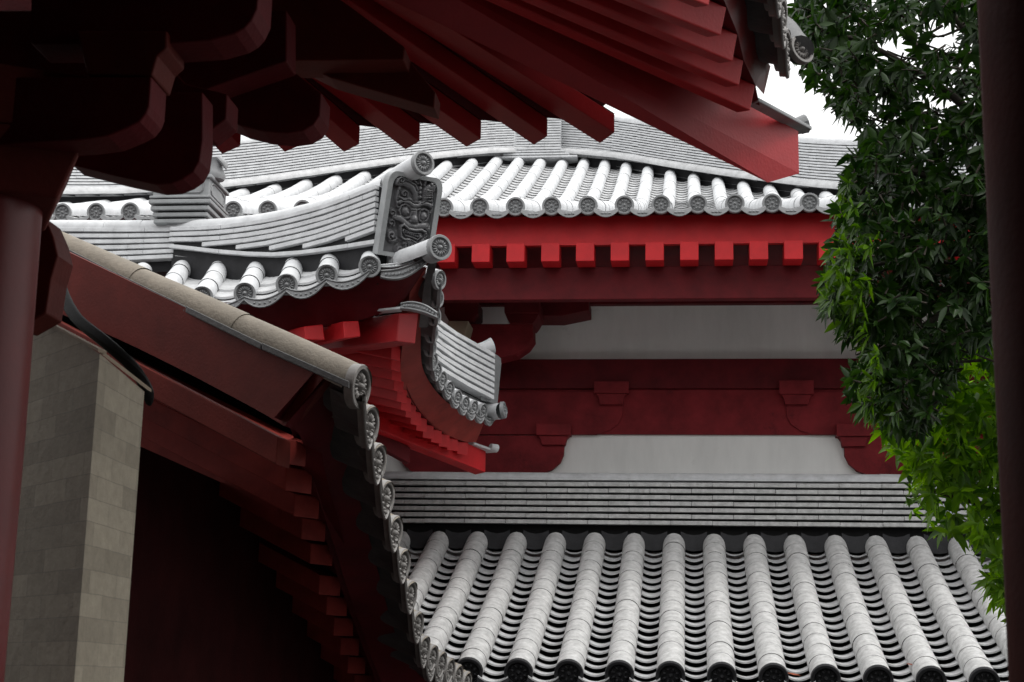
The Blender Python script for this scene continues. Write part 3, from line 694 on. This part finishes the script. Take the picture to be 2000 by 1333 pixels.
# far hip ridge with its end plate
hb = [at(952, 786, 14.1), at(905, 762, 13.9), at(850, 730, 13.65), at(800, 690, 13.4)]
mb = MB(); cr = MB()
for c_ in range(8):
    P = [q + Z * (c_ * .056 + .01) for q in hb]; strip(P, .34, .2, .038, c_ % 2)
for a, b in zip(hb, hb[1:]): cr.beam(a + V((-.02, .04, 0)), b + V((-.02, .04, 0)), V((0, .1, 0)), Z * .44)
o = mb.build('hip_ridge', TILE, pav, .003); cr.build('ridge_core', DARKT, o)
mb = MB(); P = smooth_path([at(962, 675, 14.05), at(945, 680, 14.02), at(920, 683, 13.95), at(890, 676, 13.85), at(850, 662, 13.6), at(800, 640, 13.4)], 4)
mb.tube(P, [.075 - .025 * min(1, i / 6) for i in range(len(P))], 14); mb.build('cap_roll', TILE, o)
mb = MB(); q = [at(938, 782, 14.0), at(953, 784, 14.05), at(961, 700, 14.05), at(960, 690, 14.05), at(955, 685, 14.05), at(946, 681, 14.0), at(944, 686, 14.0)]
mb.extrude(q, V((.06, .25, 0))); mb.build('ridge_end_plate', PLATEM, o, .008)
mb = MB(); mb.box(-4.6, -3.3, 12.6, 15.2, -4, 3.1); mb.build('wall', RED_D, pav)

# ================================================================== near side hall (lower left)
side = thing('side_hall', 'dark red hall at lower left with brownish eave tiles stepping away downwards', 'building', (-2, 7, 0))
vr = smooth_path([at(x, y, Y) for x, y, Y in ((698, 752, 5.52), (600, 705, 5.65), (500, 660, 5.78), (400, 613, 5.9), (300, 569, 6.05), (200, 524, 6.2), (90, 474, 6.35))], 4)
epx = [(703, 756), (719, 832), (735, 904), (752, 974), (769, 1041), (785, 1104), (799, 1165), (813, 1224), (826, 1270), (843, 1287), (860, 1299), (877, 1311), (893, 1323), (910, 1336)]
eY = [5.5, 5.95, 6.35, 6.8, 7.2, 7.6, 8.0, 8.4, 8.75, 9.1, 9.4, 9.7, 10.0, 10.3]
D3 = [at(x, y, Y) for (x, y), Y in zip(epx, eY)]
n3 = V((.975, -.2, -.12))
# rows of rolls along the receding eave
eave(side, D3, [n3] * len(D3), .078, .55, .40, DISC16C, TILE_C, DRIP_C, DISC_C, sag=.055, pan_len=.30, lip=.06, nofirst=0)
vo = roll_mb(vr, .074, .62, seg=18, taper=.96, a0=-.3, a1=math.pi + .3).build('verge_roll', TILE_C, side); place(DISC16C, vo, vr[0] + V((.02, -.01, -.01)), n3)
mb = MB()
A = smooth_path([at(x, y, Y) for x, y, Y in ((682, 742, 5.42), (600, 708, 5.5), (500, 662, 5.62), (400, 614, 5.75), (300, 565, 5.9), (200, 518, 6.05), (100, 468, 6.2))], 3)
mb2 = []
Q = resample(A, .45)
for a, b in zip(Q, Q[1:]):
    g_ = (b - a).normalized() * .002; mb.beam(a + g_ - Z * .032, b - g_ - Z * .03, V((.02, .14, 0)), Z * .026)
mb.build('verge_flat_tile', DRIP_C, side, .003)
mb = MB(); bt = [(640, 728), (560, 694), (480, 657), (400, 619), (300, 572), (200, 524), (95, 474)]; bb_ = [(556, 833), (500, 800), (440, 768), (380, 736), (270, 681), (180, 640), (60, 588)]
Yb = [5.5, 5.58, 5.68, 5.78, 5.9, 6.0, 6.1]
ta = resample(smooth_path([at(x, y, 5.5 + (640 - x) * .0011) for x, y in bt], 3), .1); n_ta = len(ta)
ba0 = resample(smooth_path([at(x, y, 5.5 + (640 - x) * .0011) for x, y in bb_], 3), .02); ba = [ba0[round(i * (len(ba0) - 1) / (n_ta - 1))] for i in range(n_ta)]
tk = V((.02, .07, 0)); mb.loft(ba, ta, None, False); mb.loft([q + tk for q in ta], [q + tk for q in ba], None, False); mb.loft(ba, [q + tk for q in ba], None, False); mb.loft([q + tk for q in ta], ta, None, False)
mb.add([ta[0], ba[0], ba[0] + tk, ta[0] + tk], [(0, 1, 2, 3)]); mb.build('bargeboard', RED_B, side)
mb = MB(); s0 = at(540, 908, 5.66); s1 = at(60, 650, 5.98); mb.beam(s0, s1, V((.02, .12, 0)), Z * .105); mb.build('verge_rafter', RED_B, side, .004)
fP = [(556, 832), (585, 850), (600, 900), (618, 960), (634, 1010), (655, 1075), (675, 1140), (690, 1185), (706, 1230), (722, 1275), (740, 1320), (760, 1365), (790, 1400)]
fQ = [(650, 725), (655, 760), (668, 850), (690, 925), (708, 1000), (726, 1070), (742, 1130), (757, 1190), (773, 1240), (788, 1280), (806, 1305), (826, 1325), (850, 1345)]
fy = [5.52, 5.75, 6.1, 6.5, 6.9, 7.3, 7.7, 8.1, 8.5, 8.9, 9.3, 9.7, 10.1]
PA = smooth_path([at(x, y, Y) for (x, y), Y in zip(fP, fy)], 3); QA = smooth_path([at(x, y, Y) for (x, y), Y in zip(fQ, fy)], 3)
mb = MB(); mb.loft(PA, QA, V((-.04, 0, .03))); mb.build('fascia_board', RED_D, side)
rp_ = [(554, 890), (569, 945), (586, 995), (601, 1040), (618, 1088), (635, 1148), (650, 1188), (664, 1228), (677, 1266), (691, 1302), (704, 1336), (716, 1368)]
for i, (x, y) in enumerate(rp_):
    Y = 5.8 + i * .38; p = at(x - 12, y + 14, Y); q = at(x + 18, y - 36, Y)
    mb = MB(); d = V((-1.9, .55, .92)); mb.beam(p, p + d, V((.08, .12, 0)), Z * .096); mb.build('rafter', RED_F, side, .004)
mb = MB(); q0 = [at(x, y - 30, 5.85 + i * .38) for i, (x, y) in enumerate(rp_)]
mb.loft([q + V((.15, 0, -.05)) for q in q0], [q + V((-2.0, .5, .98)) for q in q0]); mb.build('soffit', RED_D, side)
mb = MB(); mb.loft([q + V((.05, 0, .12)) for q in q0], [q + V((-2.1, .55, 1.06)) for q in q0]); mb.build('roof_bed', DARKT, side)
mb = MB(); mb.box(-3.6, -2.15, 5.9, 12, -4, .9); mb.build('wall', WALL_SHADE, side)

# ================================================================== stone pillar + black strip
pil = thing('stone_pillar', 'faceted grey stone block pillar with sloping top at lower left', 'pillar', (-1.4, 3.9, 0))
tp = [at(52, 603, 3.95), at(195, 691, 3.6), at(282, 765, 3.95), at(270, 770, 4.4), at(60, 640, 4.5)]
me = bpy.data.meshes.new('stone_shaft'); off = V((0, 0, H)) - V(ROOT[pil.name])
vs = [tuple(p + off) for p in tp] + [tuple(V((p.x, p.y, -4)) + off) for p in tp]
me.from_pydata(vs, [], [(i, (i + 1) % 5, (i + 1) % 5 + 5, i + 5) for i in range(5)][::1] + [(4, 3, 2, 1, 0)])
uvl = me.uv_layers.new(name='UVMap'); per = [0]
for i in range(5): per.append(per[-1] + (V(tp[(i + 1) % 5]).xy - V(tp[i]).xy).length)
for f in me.polygons:
    for li in f.loop_indices:
        vi = me.loops[li].vertex_index; b_i = vi % 5; u = per[b_i]
        if f.index == 4 and b_i == 0: u = per[5]
        uvl.data[li].uv = (u + .02, me.vertices[vi].co.z)
me.materials.append(STONE); me.update(); o = bpy.data.objects.new('stone_shaft', me); COL.objects.link(o); o.parent = pil
mb = MB(); mb.beam(tp[0] + V((-.03, -.01, .002)), tp[1] + V((0, -.012, .002)), V((.01, .03, 0)), Z * .008); mb.beam(tp[1] + V((0, -.012, .002)), tp[2] + V((.012, -.01, .002)), V((.0, .03, 0)), Z * .008); mb.build('mortar_cap', TAN, pil)
mb = MB(); a = at(50, 606, 3.92)
pe = []
for k in range(40):
    z_ = a.z - k * .06; pe.append((z_, .014 + .012 * random.random()))
L1 = [V((tp[0].x, tp[0].y - .004, z)) for z, w_ in pe]; dirf = (tp[1] - tp[0]); dirf.z = 0; dirf.normalize()
mb.loft([p + dirf * w_[1] + V((0, -.003, 0)) for p, w_ in zip(L1, pe)], [p - dirf * .03 for p in L1]); mb.build('plaster_seam', WHITE, pil)
mb = MB(); P = smooth_path([at(x, y, Y) for x, y, Y in ((117, 500, 4.85), (120, 530, 4.8), (122, 570, 4.6), (150, 622, 4.4), (205, 668, 4.3), (258, 716, 4.3), (286, 760, 4.35), (292, 790, 4.4))], 4)
mb.tube(P, [.018] * (len(P) - 3) + [.015, .012, .007], 10); mb.build('black_strip', BLACK, side)  # black tapering tube bent along the pillar top

# ================================================================== near hall overhead
near = thing('near_hall', 'dark red timber eaves overhead with brackets, fanned rafters and a big hip beam', 'building', (-2, 3.2, 0))
OX, OY_, = -515, -700; RD = 3.6
O3 = at(OX, OY_, RD)
tips = [((320, 300), (372, 283)), ((434, 302), (483, 280)), ((556, 298), (598, 280)), ((672, 298), (713, 277)), ((792, 293), (830, 271)), ((911.5, 288), (950, 266)), ((1043, 284), (1079, 261)), ((1172, 281), (1211, 252))]
RE = 5.2; topE = []
startE = []
for (t, b), sl in zip(tips, (1.15, 1.1, 1.0, .86, .76, .70, .68, .63)):
    T = at(*t, RE); B = at(*b, 1); B = B * (T.z / B.z); wv = (B - T) * .74; wv.z = 0; B = T + wv
    S_ = at(t[0] - 600, t[1] - 600 * sl, 4.5)
    mb = MB(); mb.beam(S_, T, wv, Z * .066); mb.build('rafter', RED_H, near, .003); topE += [T + Z * .066, B + Z * .066]; startE += [S_ + Z * .066, S_ + wv + Z * .066]
# hip beam
er = at(1562, 341, 5.45); el = at(1500, 359, 5.35); sr = at(700, -115, 4.1); sl_ = at(560, -95, 4.05)
hh = Z * .165; mb = MB(); mb.hexa([sl_, el, er, sr], [sl_ + hh, el + hh, er + hh, sr + hh]); mb.build('hip_beam', RED_H, near, .006)
mb = MB(); a = at(1480, 197, 5.1); b = at(1586, 254, 5.5); mb.beam(a, b, V((-.03, .05, 0)), Z * .014)
mb.tube([b + V((-.06, .02, .02)), b + V((-.02, .03, .035))], [.03, .036], 12); mb.build('beam_cap_tile', PLATEM, near, .003)
# rafters of the right-hand eave, ends facing right
RR = [((1426, 216), (1466, 217), (1482, 166), 5.0), ((1404, 172), (1444, 168), (1459, 118), 4.75), ((1380, 127), (1431, 121), (1448, 67), 4.5), ((1355, 78), (1408, 70), (1428, 14), 4.25), ((1330, 20), (1385, 12), (1400, -48), 4.0), ((1300, -45), (1358, -50), (1372, -115), 3.75), ((1270, -110), (1330, -118), (1340, -185), 3.5)]
q_top = []
for i, (bl, br, tr, Y) in enumerate(RR):
    BR = at(*br, Y); BLp = at(br[0] - 27, br[1] + 4, 1); BLp = BLp * (BR.z / BLp.z); S_ = at(700, [-128, -152, -186, -213, -255, -300, -351][i], Y - 1.0)
    wv = BLp - BR; wv.z = 0; hv = Z * (at(*tr, Y).z - BR.z); hv = hv + V((at(*tr, Y).x - BR.x, 0, 0)) * .6
    mb = MB(); mb.beam(BR, S_, wv, hv); mb.build('rafter', RED, near, .004); q_top.append(BR + hv)
mb = MB(); n_s = [q + V((0, 0, .004)) for q in startE]
mb.loft([p + V((0, 0, .003)) for p in topE], n_s, V((0, 0, .06)), False)
n1 = len(q_top); mb.loft([q + V((-2.4, -1.0, .55)) for q in [q_top[0] + V((0, .25, 0))] + q_top], [q_top[0] + V((.02, .14, -.02))] + q_top, V((0, 0, .08)), False)
mb.build('roof_boarding', RED_D, near)
# right fascia and tile eave
fa = [q + V((.0, 0, .0)) for q in q_top[:6]]; fa = [at(1492, 185, 5.1)] + fa
fb_ = [at(x, y, Y) for x, y, Y in ((1505, 130, 5.2), (1497, 118, 5.05), (1470, 60, 4.8), (1455, 5, 4.55), (1440, -50, 4.3), (1425, -110, 4.05), (1400, -180, 3.8))]
mb = MB(); mb.loft(fa, fb_, V((-.03, .03, .02)), False); mb.build('fascia_board', RED_G, near)
D4 = [at(x, y, Y) for x, y, Y in ((1530, 98, 5.05), (1522, 38, 4.8), (1512, -25, 4.55), (1500, -90, 4.3), (1488, -160, 4.05))]
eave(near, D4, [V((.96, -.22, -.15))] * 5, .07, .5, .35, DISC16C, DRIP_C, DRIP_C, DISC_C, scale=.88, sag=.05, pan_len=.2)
mb = MB(); P = smooth_path([at(1500, 40, 5.6), at(1530, 60, 5.35), at(1548, 85, 5.2), at(1562, 98, 5.1)], 4)
mb.tube(P, .05, 16); o = mb.build('corner_roll', DRIP_C, near); place(DISC16C, o, P[-1] + V((.01, -.01, 0)), V((.5, -.6, .1)), scale=.62)
# brackets, left
def solid(name, pts, Y, t, m=RED_D, bev=.004, vec=None):
    mb = MB(); mb.extrude([at(x, y, Y) for x, y in pts], vec or V((0, t, 0))); return mb.build(name, m, near, bev)
def curve2(pts, n=4): return [(p.x, p.y) for p in smooth_path([V((x, y, 0)) for x, y in pts], n)]
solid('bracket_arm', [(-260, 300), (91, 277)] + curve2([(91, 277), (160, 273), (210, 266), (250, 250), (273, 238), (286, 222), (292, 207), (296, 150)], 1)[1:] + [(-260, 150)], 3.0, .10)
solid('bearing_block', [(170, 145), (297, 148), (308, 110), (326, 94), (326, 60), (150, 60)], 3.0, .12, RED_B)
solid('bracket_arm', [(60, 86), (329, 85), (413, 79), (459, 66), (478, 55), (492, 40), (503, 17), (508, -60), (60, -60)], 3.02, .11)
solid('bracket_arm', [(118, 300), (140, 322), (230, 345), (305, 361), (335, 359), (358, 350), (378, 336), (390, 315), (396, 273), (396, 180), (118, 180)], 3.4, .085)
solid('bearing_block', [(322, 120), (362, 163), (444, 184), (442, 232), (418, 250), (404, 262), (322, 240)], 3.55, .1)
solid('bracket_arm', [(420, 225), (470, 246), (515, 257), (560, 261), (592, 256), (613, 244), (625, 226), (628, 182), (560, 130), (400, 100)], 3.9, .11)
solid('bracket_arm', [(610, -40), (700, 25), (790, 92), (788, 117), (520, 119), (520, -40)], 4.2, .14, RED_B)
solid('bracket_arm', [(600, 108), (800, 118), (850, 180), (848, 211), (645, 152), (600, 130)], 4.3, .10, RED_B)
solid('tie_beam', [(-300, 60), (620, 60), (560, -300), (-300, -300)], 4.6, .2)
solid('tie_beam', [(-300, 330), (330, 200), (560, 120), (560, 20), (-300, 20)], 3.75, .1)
# column, its block capital
cx_ = at(-60, 700, 3.15); cr_ = abs(at(52, 600, 3.15).x - at(-60, 600, 3.15).x) * 1.0
mb = MB(); mb.tube([V((cx_.x, 3.15, z)) for z in (-4, -2, 0, .5, at(40, 385, 3.15).z)], [cr_ * 1.0, cr_, cr_, cr_, cr_ * .96], 40); mb.build('column', RED_G, near)
mb = MB(); cc = V((cx_.x, 3.15, 0)); rot = math.radians(28)
def ring(hw, z): return [cc + V((hw * math.cos(rot + a), hw * math.sin(rot + a), z)) for a in (math.pi * 1.25, math.pi * 1.75, math.pi * .25, math.pi * .75)]
z0_ = at(40, 405, 3.15).z; z1_ = at(40, 345, 3.15).z; z2_ = at(40, 290, 3.15).z; z3_ = at(40, 180, 3.15).z
mb.hexa(ring(.20, z0_), ring(.265, z2_)); mb.hexa(ring(.265, z2_ + .001), ring(.265, z3_)); mb.build('capital_block', RED_B, near, .006)
solid('tie_beam', [(40, 410), (88, 425), (104, 462), (113, 500), (100, 545), (90, 612), (40, 640), (-60, 600), (-60, 420)], 3.5, .1, RED_B, .004)
mb = MB(); mb.box(-8, 3.0, -6, 3.1, 3.0, 3.2); mb.beam(V((-8, 3.1, 3.0)), V((-8, 3.7, 2.7)), V((6.2, 0, 0)), Z * .2); mb.build('shade_ceiling', RED_D, near)  # unseen slab over the camera, added to darken the eaves
mb = MB(); mb.box(-8, -2.6, 3.4, 3.6, -4, 3.2); mb.box(-8, -7.8, -2, 3.4, -4, 3.2); mb.box(-8, 3.0, -2.2, -2.0, -4, 3.2); mb.box(3.0, 3.2, -2.2, 1.5, -4, 3.2); mb.build('wall', RED_D, near)  # unseen walls around the camera, added to keep skylight off the foreground
mb = MB(); mb.box(-8, 3.0, -6, 2.6, -1.8, -1.6); mb.build('shade_floor', GRND, near)  # unseen dark floor, added to cut light bouncing up from the ground

# ================================================================== right column
rc = thing('red_column', 'round dark red column at the right edge in front of the tree', 'column', (.7, 2.2, 0))
e = at(1948, 666, 2.2); mb = MB(); rr = .15
mb.tube([V((e.x + rr, 2.2 + .02, z)) for z in (-4, -2, -1, 0, 1, 2, 3.0)], rr, 48); mb.build('column_shaft', RED_B, rc)
mb = MB(); mb.tube([V((e.x + rr, 2.22, z)) for z in (-4, -3.9, -3.85, -3.8)], [.24, .25, .22, .18], 32); mb.build('column_base', GRND, rc)

# ================================================================== trees
def in_poly(x, y, poly):
    c = False; n = len(poly)
    for i in range(n):
        x1, y1 = poly[i]; x2, y2 = poly[(i + 1) % n]
        if (y1 > y) != (y2 > y) and x < (x2 - x1) * (y - y1) / (y2 - y1) + x1: c = not c
    return c
def leaf(mb, p, d, side_, L, W, droop):
    nrm = side_.cross(d).normalized(); rows = []
    prof_ = [(0, .06), (.2, .62), (.45, 1.0), (.72, .72), (1.0, .02)]
    for t, w_ in prof_:
        c = p + d * L * t - Z * droop * L * t * t; rows.append([c - side_ * W * w_ + nrm * W * w_ * .35, c, c + side_ * W * w_ + nrm * W * w_ * .35])
    mb.grid(rows)
def whorl(mb, tw, p, axis, n, L):
    axis = axis.normalized(); a = axis.cross(V((.3, .5, .8))).normalized(); b = axis.cross(a); ph = random.random() * 6.3
    tw.append((p - axis * L * random.uniform(.6, 1.0), p))
    for k in range(n):
        an = ph + k * 2.4; out = (a * math.cos(an) + b * math.sin(an)); fwd = random.uniform(.15, .95)
        d = (out + axis * fwd + V((random.uniform(-.35, .35), random.uniform(-.35, .35), random.uniform(-.55, .2)))).normalized(); s_ = d.cross(axis).normalized()
        s_ = (s_ + out.cross(d) * random.uniform(-.4, .4)).normalized()
        l = L * random.uniform(.7, 1.15); leaf(mb, p - axis * random.uniform(0, .5) * L, d, s_, l, l * random.uniform(.14, .21), random.uniform(.0, .5))
def make_crown(root, poly, n, Yr, L, m, density, holes=(), extra=None):
    mb = MB(); tw = []
    for _ in range(extra[0] if extra else 0):
        x, y = random.gauss(extra[1], extra[3] / 2), random.gauss(extra[2], extra[4] / 2)
        if (x > 2040 or y < -30) and math.hypot((x - extra[1]) / extra[3], (y - extra[2]) / extra[4]) < 1.1: whorl(mb, tw, at(x, y, random.uniform(*Yr)), V((random.uniform(-1, 1), random.uniform(-1, 1), random.uniform(-.5, .7))), 7, L)
    xs_ = [p[0] for p in poly]; ys_ = [p[1] for p in poly]; k = 0; tries = 0
    while k < n and tries < n * 60:
        tries += 1; x = random.uniform(min(xs_), max(xs_)); y = random.uniform(min(ys_), max(ys_))
        if not in_poly(x, y, poly) or random.random() > density(x, y): continue
        if any(math.hypot((x - hx) / hr, (y - hy) / (hr * q_)) < 1 for hx, hy, hr, q_ in holes) and random.random() < .93: continue
        Y = random.uniform(*Yr); p = at(x, y, Y)
        ax = V((random.uniform(-1, .4), random.uniform(-1, 1) * .7, random.uniform(-.5, .7)))
        whorl(mb, tw, p, ax, random.randint(6, 10), L * random.uniform(.8, 1.15)); k += 1
    o = mb.build('crown', m, root)
    for a, b in tw: TW.tube([a, b], [.006, .003], 4, cap=False)
    return o
TW = MB()
def limb(mb, pts, r0, r1):
    P = smooth_path(pts, 4); n = len(P); mb.tube(P, [r0 + (r1 - r0) * i / (n - 1) for i in range(n)], 8)
tree = thing('broadleaf_tree', 'dark green glossy-leaved tree hanging over from the upper right', 'tree', (2.6, 8.4, 0))
polyD = [(1560, -40), (1530, 40), (1545, 110), (1590, 150), (1630, 200), (1680, 250), (1700, 290), (1655, 310), (1650, 370), (1632, 420), (1640, 470), (1610, 520), (1605, 590), (1660, 660), (1700, 680), (1650, 735), (1665, 780), (1730, 825), (1800, 850), (1830, 800), (1880, 690), (1990, 640), (2100, 600), (2100, -40)]
def densD(x, y):
    if 1700 < x < 1860 and y < 130: return .7
    if x > 1830 and y < 200: return .85
    return 1
hol = [(1740, 90, 40, .6), (1850, 60, 35, .9), (1800, 150, 22, 1), (1805, 190, 20, 1.6), (1720, 235, 30, .5), (1860, 200, 20, 1.0), (1880, 330, 18, 1)]
TW = MB(); make_crown(tree, polyD, 2500, (7.3, 9.0), .086, LEAF_D, densD, hol, (1500, 2030, 120, 480, 640))
mb = MB(); tr0 = at(2120, 700, 8.3)
limb(mb, [V((tr0.x, 8.3, -4)), V((tr0.x - .03, 8.3, -2)), V((tr0.x + .04, 8.35, 0)), V((tr0.x, 8.3, 2.2)), V((tr0.x - .1, 8.2, 4.4))], .16, .06); mb.build('trunk', BARK, tree)
mb = TW
for pts in ([(2115, 640), (1990, 510), (1900, 495), (1800, 500), (1700, 520)], [(2115, 700), (1950, 560), (1880, 590), (1800, 640), (1740, 700)], [(2115, 400), (1980, 300), (1850, 180), (1700, 90), (1600, 60)], [(2115, 300), (1950, 120), (1860, 30), (1800, -50)], [(2115, 520), (1960, 430), (1850, 360), (1740, 330), (1680, 380)]):
    limb(mb, [at(x, y, 8.3 - .1 * i) for i, (x, y) in enumerate(pts)], .035, .008)
for k in range(60):
    x, y = random.uniform(1650, 1950), random.uniform(0, 700)
    limb(mb, [at(x + 90, y + random.uniform(-30, 60), 8.2), at(x + 40, y + 15, 8.2), at(x, y, 8.1)], .009, .004)
mb.build('limbs', BARK, tree)
shr = thing('bright_tree', 'bright green leafy tree lower right, over the gallery roof ridge', 'tree', (3.2, 9.4, 0))
polyL = [(1690, 800), (1745, 850), (1760, 900), (1800, 940), (1775, 965), (1780, 1000), (1840, 1040), (1900, 1030), (1930, 1090), (1915, 1150), (1960, 1190), (1990, 1230), (2100, 1260), (2100, 560), (1900, 600), (1820, 680), (1810, 760)]
TW = MB(); make_crown(shr, polyL, 900, (8.8, 10.2), .105, LEAF_L, lambda x, y: 1 if y < 960 else (.85 if x > 1880 - (y - 960) * -.2 else .5), extra=(500, 2100, 900, 300, 400))
polyL2 = [(1650, 330), (1690, 360), (1680, 440), (1720, 470), (1690, 560), (1680, 620), (1720, 700), (1760, 830), (1700, 810), (1650, 760), (1690, 690), (1640, 640), (1600, 580), (1615, 500), (1645, 440), (1630, 380)]
mb = MB(); tr1 = at(2150, 900, 9.6); limb(mb, [V((tr1.x, 9.6, -4)), V((tr1.x - .05, 9.6, -1.5)), V((tr1.x, 9.6, .8)), V((tr1.x - .05, 9.5, 2.2))], .11, .04)
mb.build('trunk', BARK, shr)
mb = MB()
for pts in ([(2140, 1000), (1980, 900), (1880, 850), (1800, 830)], [(2140, 1100), (1990, 1010), (1900, 980), (1820, 960)], [(2140, 900), (1980, 760), (1900, 700), (1850, 690)]):
    limb(mb, [at(x, y, 9.5) for x, y in pts], .03, .008)
mb.build('limbs', BARK, shr)
# sunlit fringe of the big tree: sun put into a brighter leaf colour at its outer left tips
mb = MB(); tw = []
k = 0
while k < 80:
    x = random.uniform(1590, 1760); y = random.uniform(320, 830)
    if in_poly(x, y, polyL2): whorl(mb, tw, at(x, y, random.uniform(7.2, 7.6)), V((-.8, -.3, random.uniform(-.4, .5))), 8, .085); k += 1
mb.build('sunlit_leaves', LEAF_M, tree)

# ================================================================== two dead leaves lying on the lower roof
DEAD = mat('dead_leaf', (.22, .05, .02), .7, .4, 40, .1, 80)
for px_, py_, Y_, lab in ((1549, 1318, 12.12, 'small reddish brown dead leaf at the bottom edge of the low tiled roof'), (1783, 1300, 12.3, 'small curled tan leaf lying in the pan tiles under the bright green tree')):
    p = at(px_, py_, Y_); t = thing('fallen_leaf', lab, 'leaf', (p.x, p.y, p.z + H))
    mb = MB(); leaf(mb, p + V((-.05, 0, .012)), V((1, .2, .15)).normalized(), V((-.2, 1, .35)).normalized(), .11, .022, .3); mb.build('blade', DEAD, t)
